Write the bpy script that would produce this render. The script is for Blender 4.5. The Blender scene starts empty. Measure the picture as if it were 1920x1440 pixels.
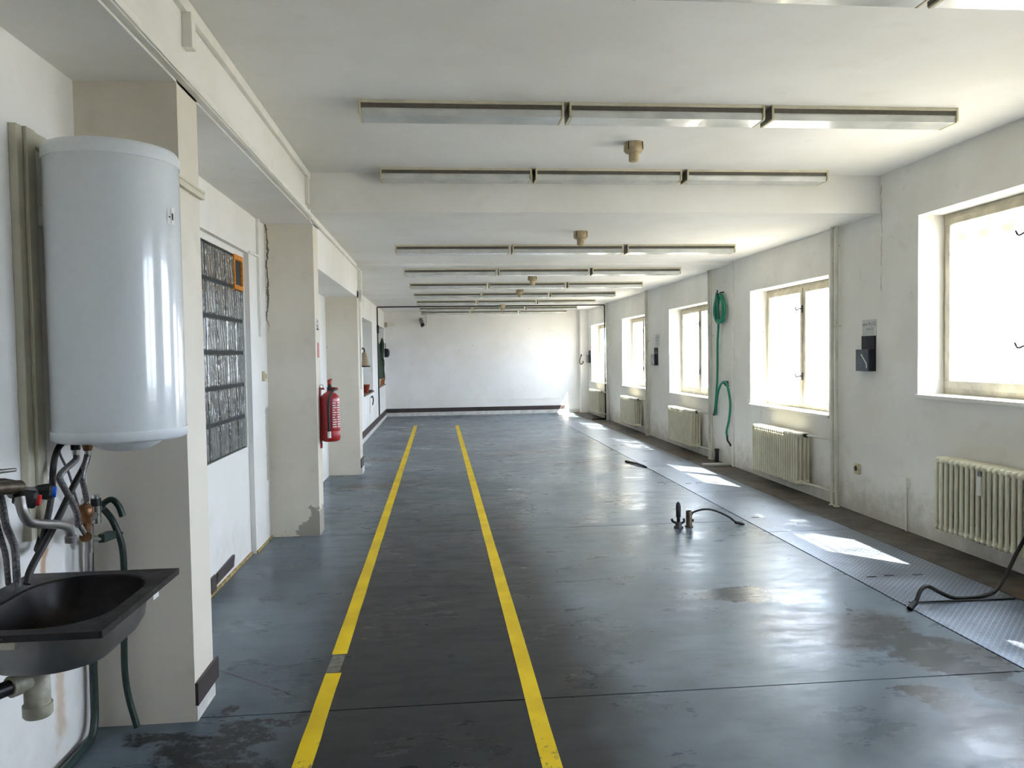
import bpy, bmesh, math, random
from mathutils import Matrix, Vector
random.seed(7)
S = bpy.context.scene
COL = S.collection

# ------------------------------------------------------------------ camera
FPX, EYE = 1450.0, 1.65
def camera_matrix(vx=824.0, vy=669.0, s=0.0155):
    d = Vector(((vx - 960) / FPX, (720 - vy) / FPX, -1.0))
    c = -s * d.x + d.y
    d.normalize()
    u = Vector((-s, 1.0, c)).normalized()
    x = d.cross(u)
    return Matrix((x, d, u)).to_4x4()
cam_data = bpy.data.cameras.new('camera')
cam_data.sensor_width = 36.0
cam_data.lens = FPX / 1920.0 * 36.0
cam_data.clip_start = 0.05
cam_data.clip_end = 400
cam = bpy.data.objects.new('camera', cam_data)
COL.objects.link(cam)
cam.matrix_world = Matrix.Translation((0, 0, EYE)) @ camera_matrix()
S.camera = cam

# ------------------------------------------------------------------ sky, sun, exposure
SUN_DIR = Vector((-0.49, 0.58, -1.0)).normalized()
SUN_STRENGTH = 55.0
SKY_STRENGTH = 12.5
SKY_COLOR = (0.74, 0.82, 1.0)
EXPOSURE = 0.88
w = bpy.data.worlds.new('sky'); S.world = w; w.use_nodes = True
nt = w.node_tree
bg = nt.nodes['Background']
bg.inputs['Color'].default_value = (*SKY_COLOR, 1)
bg.inputs['Strength'].default_value = SKY_STRENGTH
sun_data = bpy.data.lights.new('sun', 'SUN')
sun_data.energy = SUN_STRENGTH
sun_data.angle = math.radians(0.6)
sun_data.color = (1.0, 0.93, 0.82)
sun = bpy.data.objects.new('sun', sun_data); COL.objects.link(sun)
sun.location = (12, -10, 20)
sun.rotation_euler = SUN_DIR.to_track_quat('-Z', 'Y').to_euler()
S.view_settings.view_transform = 'Standard'
S.view_settings.look = 'None'
S.view_settings.exposure = EXPOSURE
S.view_settings.gamma = 1.0
S.view_settings.use_curve_mapping = False
S.cycles.max_bounces = 10
S.cycles.diffuse_bounces = 7
S.cycles.glossy_bounces = 5
S.cycles.transparent_max_bounces = 12
S.cycles.sample_clamp_indirect = 8.0

# ------------------------------------------------------------------ dimensions
XR, XRO = 4.20, 4.54           # right wall inner and outer face
XL, XP, XF = -1.58, -1.14, -1.52   # left wall, pillar fronts, left wall of the far part
YB, YE = -3.3, 21.85           # back and far end
Z1, Z2, Z3 = 3.30, 2.95, 2.915  # raised ceiling, lower ceiling, last ceiling
YS, YS2 = 7.05, 10.85          # where the ceiling steps down

# ------------------------------------------------------------------ material helpers
def srgb(r, g, b):
    f = lambda v: (v / 255 / 12.92) if v / 255 <= 0.04045 else ((v / 255 + 0.055) / 1.055) ** 2.4
    return (f(r), f(g), f(b))
class NT:
    def __init__(s, name):
        s.m = bpy.data.materials.new(name); s.m.use_nodes = True
        s.t = s.m.node_tree; s.n = s.t.nodes
        s.b = s.n['Principled BSDF']; s.out = s.n['Material Output']
        s._pos = None
    def lk(s, a, b): s.t.links.new(a, b)
    def pos(s):
        if s._pos is None: s._pos = s.n.new('ShaderNodeNewGeometry').outputs['Position']
        return s._pos
    def val(s, sock, v):
        if hasattr(v, 'is_linked') or isinstance(v, bpy.types.NodeSocket): s.lk(v, sock)
        elif isinstance(v, tuple) and len(v) == 3 and sock.type == 'RGBA': sock.default_value = (*v, 1)
        else: sock.default_value = v
    def mapping(s, scale=(1, 1, 1), loc=(0, 0, 0), rot=(0, 0, 0), src=None):
        k = s.n.new('ShaderNodeMapping'); s.lk(src or s.pos(), k.inputs[0])
        k.inputs['Scale'].default_value = scale; k.inputs['Location'].default_value = loc; k.inputs['Rotation'].default_value = rot
        return k.outputs[0]
    def noise(s, scale, detail=4, rough=.55, vec=None, dist=0):
        k = s.n.new('ShaderNodeTexNoise'); s.lk(vec or s.pos(), k.inputs['Vector'])
        k.inputs['Scale'].default_value = scale; k.inputs['Detail'].default_value = detail
        k.inputs['Roughness'].default_value = rough; k.inputs['Distortion'].default_value = dist
        return k.outputs['Fac']
    def math(s, op, a, b=0.0, c=None, clamp=False):
        k = s.n.new('ShaderNodeMath'); k.operation = op; k.use_clamp = clamp
        s.val(k.inputs[0], a); s.val(k.inputs[1], b)
        if c is not None: s.val(k.inputs[2], c)
        return k.outputs[0]
    def ramp(s, v, lo, hi, a=0.0, b=1.0):
        k = s.n.new('ShaderNodeMapRange'); k.interpolation_type = 'SMOOTHSTEP'
        s.val(k.inputs['Value'], v); k.inputs['From Min'].default_value = lo; k.inputs['From Max'].default_value = hi
        k.inputs['To Min'].default_value = a; k.inputs['To Max'].default_value = b
        return k.outputs[0]
    def mix(s, f, a, b):
        k = s.n.new('ShaderNodeMix'); k.data_type = 'RGBA'
        s.val(k.inputs['Factor'], f); s.val(k.inputs['A'], a) if False else None
        s.val(k.inputs[6], a); s.val(k.inputs[7], b)
        return k.outputs[2]
    def xyz(s, vec=None):
        k = s.n.new('ShaderNodeSeparateXYZ'); s.lk(vec or s.pos(), k.inputs[0]); return k.outputs
    def bump(s, h, strength=.3, dist=.01):
        k = s.n.new('ShaderNodeBump'); s.val(k.inputs['Height'], h)
        k.inputs['Strength'].default_value = strength; k.inputs['Distance'].default_value = dist
        s.lk(k.outputs[0], s.b.inputs['Normal'])
    def set(s, **kw):
        names = dict(color='Base Color', rough='Roughness', metal='Metallic', spec='Specular IOR Level', coat='Coat Weight',
                     coat_rough='Coat Roughness', trans='Transmission Weight', alpha='Alpha', sss='Subsurface Weight', ior='IOR')
        for k, v in kw.items(): s.val(s.b.inputs[names[k]], v)
        return s
def plain(name, col, rough=.5, metal=0.0, var=.08, scale=30, bump=0.0, spec=.5, coat=0.0):
    """simple material with a little colour variation"""
    k = NT(name)
    f = k.noise(scale, 3)
    dk = tuple(c * (1 - var * 2.2) for c in col)
    k.set(color=k.mix(k.ramp(f, .35, .65), dk, col), rough=rough, metal=metal, spec=spec, coat=coat)
    if bump: k.bump(k.noise(scale * 4, 3), bump, .004)
    return k.m
def plaster(name, col, dirt=(.30, .27, .21), amount=.5, blotch=.08, base_grime=0.0, spots=True, rough=.85):
    """old wall paint with blotches, scuffs and small chips"""
    k = NT(name)
    n1 = k.noise(.7, 5, .6)
    n2 = k.noise(3.5, 6, .65)
    lo = tuple(c * (1 - blotch) * f for c, f in zip(col, (.99, .98, .955)))
    c = k.mix(k.ramp(n1, .35, .68), lo, col)
    st = k.math('MULTIPLY', k.ramp(n2, .56, .78), amount * .35)
    c = k.mix(st, c, dirt)
    z = k.xyz()[2]
    if base_grime:
        g = k.math('MULTIPLY', k.ramp(k.math('ADD', z, k.math('MULTIPLY', k.noise(5, 6, .7), 1.0)), .45, .95, 1.0, 0.0), base_grime)
        c = k.mix(g, c, dirt)
    if spots:
        v = k.n.new('ShaderNodeTexVoronoi'); k.lk(k.pos(), v.inputs['Vector']); v.inputs['Scale'].default_value = 2.1
        sp = k.ramp(v.outputs['Distance'], .012, .03, .7, 0.0)
        c = k.mix(sp, c, (.10, .09, .08))
    k.set(color=c, rough=rough, spec=.25)
    k.bump(k.noise(60, 4), .12, .004)
    return k.m, k, c

M = {}
M['wall'], kw, cw_ = plaster('wall_paint', (.835, .830, .815), base_grime=.15)
M['wall_right'], kr, cr = plaster('right_wall_paint', (.865, .855, .815), amount=.6, blotch=.10, base_grime=.5)
M['wall_far'], _, _ = plaster('far_wall_paint', (.89, .87, .86), amount=.35)
M['ceiling'], _, _ = plaster('ceiling_paint', (.835, .830, .822), amount=.28, spots=False)
M['reveal'], _, _ = plaster('reveal_paint', (.86, .84, .79), amount=.5, spots=False)
# rust runs below the heater pipes and a bare plaster patch beside the second pillar
xw_, yw_, zw_ = kw.xyz()
nw = kw.noise(7, 5, .65); nw2 = kw.math('MULTIPLY', kw.math('SUBTRACT', nw, .5), .12)
def wpatch(k, a, b, y0, y1, z0, z1, f):
    ya = k.math('ADD', yw_, nw2); za = k.math('ADD', zw_, k.math('MULTIPLY', nw2, 2.0))
    my = k.math('MULTIPLY', k.ramp(ya, y0, y0 + f), k.ramp(ya, y1 - f, y1, 1.0, 0.0))
    mz = k.math('MULTIPLY', k.ramp(za, z0, z0 + f * 2), k.ramp(za, z1 - f * 2, z1, 1.0, 0.0))
    return k.math('MULTIPLY', my, mz)
cw_ = kw.mix(kw.math('MULTIPLY', wpatch(kw, 0, 0, 3.17, 3.25, .66, 1.10, .03), .75), cw_, (.42, .20, .06))
cw_ = kw.mix(kw.math('MULTIPLY', wpatch(kw, 0, 0, 3.24, 3.36, .05, .62, .05), .55), cw_, (.50, .30, .14))
cw_ = kw.mix(kw.math('MULTIPLY', wpatch(kw, 0, 0, 7.16, 7.40, .55, 1.24, .008), .8), cw_, (.42, .40, .34))
cw_ = kw.mix(kw.math('MULTIPLY', wpatch(kw, 0, 0, 7.22, 7.40, -.2, .62, .008), .8), cw_, (.46, .44, .38))
kw.set(color=cw_)
x_, y_, z_ = kr.xyz()
wob = kr.math('MULTIPLY', kr.math('SUBTRACT', kr.noise(5, 5, .7), .5), .10)
ck = kr.ramp(kr.math('ABSOLUTE', kr.math('SUBTRACT', kr.math('ADD', y_, wob), 7.03)), .004, .011, 1.0, 0.0)
ck = kr.math('MULTIPLY', ck, kr.math('MULTIPLY', kr.ramp(z_, 2.05, 2.3), kr.ramp(kr.noise(9, 2), .40, .52)))
kr.set(color=kr.mix(kr.math('MULTIPLY', ck, .4), cr, (.08, .07, .06)))
def pillar_paint():
    m, k, c = plaster('pillar_paint', (.75, .70, .61), dirt=(.26, .23, .18), amount=.55, blotch=.12)
    # peeled plaster at the foot of the second pillar and a hairline crack beside it
    x, y, z = k.xyz()
    edge = k.math('ADD', z, k.math('MULTIPLY', k.math('SUBTRACT', k.noise(7, 6, .75), .5), .55))
    side = k.math('MULTIPLY', k.ramp(x, -1.40, -1.16, -.05, .22), 1.0)
    peel = k.ramp(k.math('SUBTRACT', edge, side), .035, .055, 1.0, 0.0)
    near2 = k.math('MULTIPLY', k.ramp(y, 7.0, 7.1), k.ramp(y, 7.7, 7.8, 1.0, 0.0))
    c2 = k.mix(k.math('MULTIPLY', peel, near2), c, (.34, .32, .27))
    wob = k.math('MULTIPLY', k.math('SUBTRACT', k.noise(6, 5, .7), .5), .09)
    cr_ = k.ramp(k.math('ABSOLUTE', k.math('ADD', k.math('ADD', x, 1.555), wob)), .004, .010, 1.0, 0.0)
    cr_ = k.math('MULTIPLY', cr_, k.math('MULTIPLY', k.ramp(z, 1.85, 2.1), near2))
    c2 = k.mix(k.math('MULTIPLY', cr_, .9), c2, (.06, .05, .045))
    k.set(color=c2)
    return m
M['pillar'] = pillar_paint()

def floor_material():
    k = NT('polished_concrete_paint')
    x, y, z = k.xyz()
    n1 = k.noise(.55, 5, .6)
    n2 = k.noise(1.7, 6, .55)
    n3 = k.noise(14, 5, .7)
    c = k.mix(k.ramp(n1, .32, .68), (.056, .076, .094), (.142, .180, .210))
    c = k.mix(k.math('MULTIPLY', k.ramp(n2, .40, .75), .60), c, (.170, .212, .242))
    n4 = k.noise(6, 6, .7, vec=k.mapping((.5, 1.4, 1)))
    c = k.mix(k.math('MULTIPLY', k.ramp(n4, .48, .70), .26), c, (.060, .070, .078))
    c = k.mix(k.math('MULTIPLY', k.ramp(n3, .58, .75), .22), c, (.06, .065, .06))
    # the walking lane between the lines is darker, fading down the room
    lane = k.math('MULTIPLY', k.ramp(k.math('ADD', x, k.math('MULTIPLY', n2, .3)), -.75, -.35), k.ramp(k.math('ADD', x, k.math('MULTIPLY', n2, .3)), .75, 1.15, 1.0, 0.0))
    c = k.mix(k.math('MULTIPLY', k.math('MULTIPLY', lane, k.ramp(k.math('ADD', y, n2), 5.5, 12.5, 1.0, .12)), .92), c, (.011, .0115, .012))
    dv = k.n.new('ShaderNodeVectorMath'); dv.operation = 'ADD'
    nn = k.n.new('ShaderNodeTexNoise'); k.lk(k.pos(), nn.inputs['Vector']); nn.inputs['Scale'].default_value = 3.2; nn.inputs['Detail'].default_value = 6; nn.inputs['Roughness'].default_value = .65
    sc = k.n.new('ShaderNodeVectorMath'); sc.operation = 'SCALE'; k.lk(nn.outputs['Color'], sc.inputs[0]); sc.inputs['Scale'].default_value = .5
    k.lk(k.pos(), dv.inputs[0]); k.lk(sc.outputs[0], dv.inputs[1])
    def blob(cx, cy, rx, ry, rot):
        # vector rotate about the blob centre, then an ellipse distance
        mp = k.mapping((1, 1, 1), (-(cx + .25), -(cy + .25), 0), (0, 0, 0), dv.outputs[0])
        mp2 = k.mapping((1 / rx, 1 / ry, 0), (0, 0, 0), (0, 0, -math.radians(rot)), mp)
        ln = k.n.new('ShaderNodeVectorMath'); ln.operation = 'LENGTH'; k.lk(mp2, ln.inputs[0])
        return k.ramp(ln.outputs['Value'], .82, 1.06, 1.0, 0.0)
    wet = None
    for b in ((2.35, 4.35, .50, .34, -35), (2.72, 3.85, .28, .34, 10), (1.95, 5.10, .38, .13, 5), (2.33, 3.36, .13, .26, 40), (2.70, 3.48, .14, .30, 30),
              (2.45, 3.0, .3, .28, 20), (2.15, 4.95, .3, .12, -10), (-.85, 10.0, .5, .25, 0), (-.9, 12.6, .45, .25, 0), (1.4, 13.0, .7, .2, 5)):
        q = blob(*b)
        wet = q if wet is None else k.math('MAXIMUM', wet, q)
    c = k.mix(k.math('MULTIPLY', wet, .85), c, (.046, .046, .045))
    # oil spilt by the first pillar
    oil = None
    for b in ((-.86, 3.47, .15, .13, 30), (-1.02, 3.30, .24, .14, 20), (-.72, 3.60, .12, .05, 30), (-1.25, 3.42, .20, .08, 10), (-.95, 3.12, .25, .12, 0), (-1.02, 3.70, .06, .05, 0)):
        q = blob(*b)
        oil = q if oil is None else k.math('MAXIMUM', oil, q)
    grit = k.ramp(k.noise(16, 6, .8), .38, .50)
    c = k.mix(k.math('MULTIPLY', k.math('MULTIPLY', oil, grit), .92), c, (.012, .011, .010))
    # hairline crack running from the first pillar to the slab joint
    dist = k.math('ADD', k.math('MULTIPLY', x, .62), k.math('MULTIPLY', y, .785))
    dist = k.math('ADD', dist, k.math('MULTIPLY', k.math('SUBTRACT', n3, .5), .02))
    cr = k.ramp(k.math('ABSOLUTE', k.math('SUBTRACT', dist, 2.543)), .004, .011, 1.0, 0.0)
    cr = k.math('MULTIPLY', cr, k.math('MULTIPLY', k.ramp(x, -.66, -.60, 1.0, 0.0), k.ramp(x, -1.3, -1.25)))
    c = k.mix(k.math('MULTIPLY', cr, .8), c, (.02, .02, .02))
    r = k.math('ADD', k.ramp(n2, .3, .75, .24, .36), k.ramp(n4, .4, .65, 0.0, .10))
    r = k.math('SUBTRACT', r, k.math('MULTIPLY', wet, .06), clamp=True)
    k.set(color=c, rough=r, spec=.22)
    st = k.noise(5, 5, .6, vec=k.mapping((.6, 1.6, 1)))
    k.bump(k.math('ADD', k.math('MULTIPLY', n3, .4), st), .10, .008)
    return k.m
M['floor'] = floor_material()
M['joint'] = plain('joint_filler', (.020, .022, .022), .8)
def strip_material():
    k = NT('stained_concrete_edge')
    n = k.noise(3, 7, .7); n2 = k.noise(1.2, 4, .6)
    c = k.mix(k.ramp(n, .35, .65), (.045, .040, .034), (.115, .105, .090))
    c = k.mix(k.math('MULTIPLY', k.ramp(n2, .5, .7), .5), c, (.14, .085, .055))
    k.set(color=c, rough=.62, spec=.4); k.bump(n, .25, .01)
    return k.m
M['edge'] = strip_material()
def tread_material():
    k = NT('tread_plate_steel')
    x, y, z = k.xyz()
    p = .042
    u = k.math('DIVIDE', k.math('ADD', x, y), p); v = k.math('DIVIDE', k.math('SUBTRACT', x, y), p)
    fu = k.math('SUBTRACT', k.math('FRACT', u), .5); fv = k.math('SUBTRACT', k.math('FRACT', v), .5)
    par = k.math('MODULO', k.math('ADD', k.math('ADD', k.math('FLOOR', u), k.math('FLOOR', v)), 1000.0), 2.0)
    au = k.math('POWER', k.math('MULTIPLY', fu, k.math('ADD', 1.15, k.math('MULTIPLY', par, 3.0))), 2.0)
    av = k.math('POWER', k.math('MULTIPLY', fv, k.math('SUBTRACT', 4.15, k.math('MULTIPLY', par, 3.0))), 2.0)
    h = k.ramp(k.math('ADD', au, av), .12, .34, 1.0, 0.0)
    n = k.noise(2.2, 6, .65); n2 = k.noise(9, 5, .7)
    c = k.mix(k.ramp(n, .35, .7), (.30, .36, .45), (.48, .56, .68))  # blue in the steel colour stands in for the reflected sky
    c = k.mix(k.math('MULTIPLY', k.ramp(n2, .55, .72), .5), c, (.10, .085, .07))
    c = k.mix(k.math('MULTIPLY', k.ramp(h, .1, .9, 1.0, 0.0), .6), c, (.05, .05, .055))
    k.set(color=c, rough=k.ramp(n, .3, .7, .32, .46), metal=.8, spec=.6)
    k.bump(h, .55, .004)
    return k.m
M['tread'] = tread_material()
def yellow_material():
    k = NT('yellow_floor_paint')
    n = k.noise(26, 6, .75); n2 = k.noise(3, 3)
    c = k.mix(k.ramp(n2, .35, .65), (.66, .45, .004), (.78, .55, .006))
    x, y, z = k.xyz()
    near = k.ramp(y, 2.6, 3.7, .50, .66)
    worn = k.ramp(k.math('SUBTRACT', n, near), -.02, .05)
    c = k.mix(k.math('MULTIPLY', worn, .8), c, (.16, .14, .06))
    k.set(color=c, rough=.55, spec=.25)
    return k.m
M['yellow'] = yellow_material()
M['worn'] = plain('bare_patch', (.20, .19, .15), .6, var=.2)
M['white_enamel'] = plain('white_enamel', (.66, .69, .71), .16, var=.01, coat=.4)
M['white_cap'] = plain('white_plastic_cap', (.72, .75, .77), .35, var=.02)
M['cream'] = plain('cream_paint', (.66, .62, .49), .45, var=.06, scale=8)
M['cream_cap'] = plain('yellowed_plastic', (.62, .57, .38), .45, var=.05)
M['window_paint'] = plain('old_window_paint', (.50, .46, .36), .5, var=.10, scale=9, bump=.1)
M['radiator'] = plain('radiator_enamel', (.74, .71, .56), .35, var=.05, scale=6)
M['pipe_paint'] = plain('painted_pipe', (.68, .67, .58), .45, var=.08, scale=5)
M['trunk'] = plain('white_trunking', (.82, .81, .76), .5, var=.04, scale=5)
M['trunk_beige'] = plain('beige_trunking', (.60, .57, .44), .5, var=.06, scale=5)
M['dark_metal'] = plain('dark_iron', (.035, .032, .034), .45, .3)
M['steel'] = plain('dull_steel', (.32, .31, .30), .36, .8, var=.12, scale=14)
M['chrome'] = plain('chrome', (.62, .62, .62), .15, 1.0, var=.02)
M['hose_grey'] = plain('braided_hose', (.25, .24, .24), .4, .5, var=.3, scale=180)
M['brass'] = plain('tarnished_brass', (.30, .15, .07), .42, .7, var=.2)
M['bronze'] = plain('dark_bronze', (.10, .075, .05), .45, .6, var=.2)
M['black'] = plain('black_plastic', (.012, .012, .014), .4)
M['rubber'] = plain('black_rubber', (.009, .009, .009), .55)
M['blue'] = plain('blue_cap', (.01, .12, .65), .4)
M['red_cap'] = plain('red_cap', (.60, .01, .015), .4)
M['green_dark'] = plain('dark_green_hose', (.016, .038, .030), .4, var=.15)
M['green'] = plain('green_hose', (.010, .26, .15), .35, var=.1)
M['red'] = plain('extinguisher_red', (.36, .008, .016), .28, coat=.3, var=.04)
M['red_base'] = plain('red_plastic_base', (.42, .008, .010), .4)
M['pvc'] = plain('stained_white_pvc', (.44, .42, .32), .4, var=.2, scale=12)
M['brown'] = plain('brown_skirting', (.050, .036, .036), .45, var=.15, scale=6)
M['white_base'] = plain('white_skirting_foot', (.70, .69, .66), .6, var=.1, scale=6)
M['orange'] = plain('orange_foam', (.75, .27, .02), .8, var=.15, scale=40, bump=.4)
M['tan'] = plain('tan_enamel', (.40, .33, .23), .35, .2, var=.1)
M['detector'] = plain('yellowed_detector', (.46, .37, .22), .5, var=.08)
M['label_white'] = plain('label_white', (.75, .75, .72), .6, var=.03)
M['paper'] = plain('paper', (.60, .61, .58), .8, var=.02)
M['ink'] = plain('ink', (.02, .02, .02), .8)
M['navy'] = plain('navy_plastic', (.008, .009, .018), .5, spec=.3)
M['navy_front'] = plain('smoky_plastic', (.055, .075, .10), .15, var=.15)
M['plant'] = plain('cactus_skin', (.02, .05, .02), .6, var=.25)
M['terracotta'] = plain('terracotta', (.36, .12, .05), .7, var=.1)
M['red_pot'] = plain('red_glaze', (.42, .06, .03), .4)
M['yellow_pot'] = plain('yellow_pot', (.60, .48, .20), .5)
M['wood'] = plain('brown_board', (.20, .12, .07), .6, var=.2, scale=8)
M['ground'] = plain('sunlit_yard', (.25, .225, .18), .9, var=.08, scale=1.5)
M['facade'] = plain('pale_facade', (.62, .62, .58), .9, var=.05, scale=1)
M['grey_panel'] = plain('grey_panel', (.52, .53, .52), .6, var=.04, scale=3)
def glass_material():
    k = NT('window_glass')
    t = k.n.new('ShaderNodeBsdfTransparent'); t.inputs[0].default_value = (.95, .97, .96, 1)
    g = k.n.new('ShaderNodeBsdfGlossy'); g.inputs['Roughness'].default_value = .03
    lw = k.n.new('ShaderNodeLayerWeight'); lw.inputs['Blend'].default_value = .5
    fr = k.math('ADD', .03, k.math('MULTIPLY', k.math('POWER', lw.outputs['Facing'], 5.0), .6))
    mx = k.n.new('ShaderNodeMixShader'); k.lk(fr, mx.inputs[0]); k.lk(t.outputs[0], mx.inputs[1]); k.lk(g.outputs[0], mx.inputs[2])
    k.lk(mx.outputs[0], k.out.inputs[0])
    return k.m
M['glass'] = glass_material()
def block_material():
    k = NT('ribbed_glass_block')
    x, y, z = k.xyz()
    wob = k.math('MULTIPLY', k.noise(9, 3), .10)
    wave = k.math('SINE', k.math('MULTIPLY', k.math('ADD', k.math('ADD', y, k.math('MULTIPLY', z, .16)), wob), 95.0))
    c = k.mix(k.ramp(k.noise(5, 4), .3, .7), (.055, .062, .062), (.105, .116, .116))
    k.set(color=c, rough=.10, spec=.9, coat=.5)
    k.bump(wave, .9, .006)
    return k.m
M['block'] = block_material()
M['mortar'] = plain('block_mortar', (.03, .033, .033), .8)
def sink_material(name, dark, light):
    k = NT(name)
    n = k.noise(9, 6, .7); n2 = k.noise(45, 4, .7)
    c = k.mix(k.ramp(n, .40, .70), dark, light)
    c = k.mix(k.ramp(n2, .70, .74), c, (.45, .42, .38))
    k.set(color=c, rough=k.ramp(n, .3, .7, .34, .55), metal=.55, spec=.5)
    return k.m
M['sink_in'] = sink_material('stained_sink_enamel', (.007, .006, .007), (.028, .023, .025))
M['sink_out'] = plain('sink_steel_underside', (.22, .215, .21), .38, .7, var=.12, scale=5)
def diffuser_material():
    k = NT('prismatic_diffuser')
    y = k.xyz()
    k.set(color=k.mix(k.ramp(k.noise(4, 3), .35, .65), (.50, .52, .51), (.62, .63, .61)), rough=.22, spec=.6, coat=.3)
    k.bump(k.noise(220, 2), .15, .002)
    return k.m
M['diffuser'] = diffuser_material()
M['tray'] = plain('tray_and_end_shade', (.13, .12, .10), .5, .2)

# ------------------------------------------------------------------ mesh builder
class MB:
    def __init__(s): s.v = []; s.f = []; s.sm = []
    def add(s, vs, fs, smooth=False):
        o = len(s.v); s.v += [tuple(v) for v in vs]; s.f += [tuple(i + o for i in f) for f in fs]; s.sm += [smooth] * len(fs); return s
    def box(s, x0, x1, y0, y1, z0, z1):
        v = [(x, y, z) for x in (x0, x1) for y in (y0, y1) for z in (z0, z1)]
        return s.add(v, [(0, 1, 3, 2), (4, 6, 7, 5), (0, 4, 5, 1), (2, 3, 7, 6), (0, 2, 6, 4), (1, 5, 7, 3)])
    def tube(s, pts, r, n=10, caps=True, smooth=True):
        pts = [Vector(p) for p in pts]
        rs = r if isinstance(r, (list, tuple)) else [r] * len(pts)
        vs, fs = [], []
        up = None
        for i, p in enumerate(pts):
            t = (pts[min(i + 1, len(pts) - 1)] - pts[max(i - 1, 0)]).normalized()
            if up is None:
                up = Vector((0, 0, 1)) if abs(t.z) < .9 else Vector((1, 0, 0))
            a = (up - t * up.dot(t))
            if a.length < 1e-5: a = t.orthogonal()
            a.normalize(); b = t.cross(a); up = a
            for j in range(n):
                q = 2 * math.pi * j / n
                vs.append(p + (a * math.cos(q) + b * math.sin(q)) * rs[i])
        for i in range(len(pts) - 1):
            for j in range(n):
                fs.append((i * n + j, i * n + (j + 1) % n, (i + 1) * n + (j + 1) % n, (i + 1) * n + j))
        s.add(vs, fs, smooth)
        if caps:
            s.add([vs[j] for j in range(n)], [tuple(range(n))[::-1]])
            s.add([vs[-n + j] for j in range(n)], [tuple(range(n))])
        return s
    def lathe(s, prof, origin, axis='z', n=32, smooth=True):
        """prof: list of (r, h)"""
        o = Vector(origin); vs, fs = [], []
        for r, h in prof:
            for j in range(n):
                q = 2 * math.pi * j / n; c, d = math.cos(q) * r, math.sin(q) * r
                vs.append(o + Vector({'z': (c, d, h), 'x': (h, c, d), 'y': (d, h, c)}[axis]))
        for i in range(len(prof) - 1):
            for j in range(n):
                fs.append((i * n + j, i * n + (j + 1) % n, (i + 1) * n + (j + 1) % n, (i + 1) * n + j))
        s.add(vs, fs, smooth)
        for k_, rev in ((0, True), (len(prof) - 1, False)):
            if prof[k_][0] > 1e-5:
                t = tuple(range(n)); s.add(vs[k_ * n:(k_ + 1) * n], [t[::-1] if rev else t])
        return s
    def loft(s, rings, smooth=True, cap0=True, cap1=True):
        n = len(rings[0]); vs = [v for r in rings for v in r]; fs = []
        for i in range(len(rings) - 1):
            for j in range(n):
                fs.append((i * n + j, i * n + (j + 1) % n, (i + 1) * n + (j + 1) % n, (i + 1) * n + j))
        if cap0: fs.append(tuple(range(n))[::-1])
        if cap1: fs.append(tuple(range((len(rings) - 1) * n, len(rings) * n)))
        return s.add(vs, fs, smooth)
    def obj(s, name, mat, parent=None, bevel=0.0, seg=2):
        me = bpy.data.meshes.new(name)
        off = parent_loc(parent)
        me.from_pydata([(v[0] - off[0], v[1] - off[1], v[2] - off[2]) for v in s.v], [], s.f)
        me.polygons.foreach_set('use_smooth', s.sm)
        me.materials.append(mat); me.update()
        bm = bmesh.new(); bm.from_mesh(me); bmesh.ops.recalc_face_normals(bm, faces=bm.faces); bm.to_mesh(me); bm.free()
        o = bpy.data.objects.new(name, me); COL.objects.link(o)
        if parent is not None: o.parent = parent
        if bevel:
            b = o.modifiers.new('bevel', 'BEVEL'); b.width = bevel; b.segments = seg; b.limit_method = 'ANGLE'; b.angle_limit = math.radians(40)
        return o
def parent_loc(p):
    l = Vector((0, 0, 0))
    while p is not None: l = l + p.location; p = p.parent
    return l
def box(*a): return MB().box(*a)
def tag(o, label=None, cat=None, group=None, kind=None):
    if label: o['label'] = label
    if cat: o['category'] = cat
    if group: o['group'] = group
    if kind: o['kind'] = kind
    return o
def thing(name, loc, label, cat, group=None):
    o = bpy.data.objects.new(name, None); o.empty_display_size = .1; COL.objects.link(o); o.location = loc
    return tag(o, label, cat, group)
def struct(name, mb, mat, label=None, bevel=0.0, parent=None):
    o = mb.obj(name, mat, parent, bevel)
    if parent is None: tag(o, label, None, None, 'structure')
    return o
def spline(pts, k=6):
    """Catmull-Rom through pts"""
    P = [Vector(p) for p in pts]; P = [P[0] * 2 - P[1]] + P + [P[-1] * 2 - P[-2]]
    out = []
    for i in range(1, len(P) - 2):
        a, b, c, d = P[i - 1:i + 3]
        for j in range(k):
            t = j / k
            out.append(.5 * ((2 * b) + (c - a) * t + (2 * a - 5 * b + 4 * c - d) * t * t + (-a + 3 * b - 3 * c + d) * t ** 3))
    out.append(P[-2]); return out
def rrect(x0, x1, y0, y1, r, z, n=6):
    out = []
    for cx, cy, a0 in ((x1 - r, y1 - r, 0), (x0 + r, y1 - r, 90), (x0 + r, y0 + r, 180), (x1 - r, y0 + r, 270)):
        for i in range(n + 1):
            a = math.radians(a0 + 90 * i / n); out.append((cx + r * math.cos(a), cy + r * math.sin(a), z))
    return out
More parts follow.
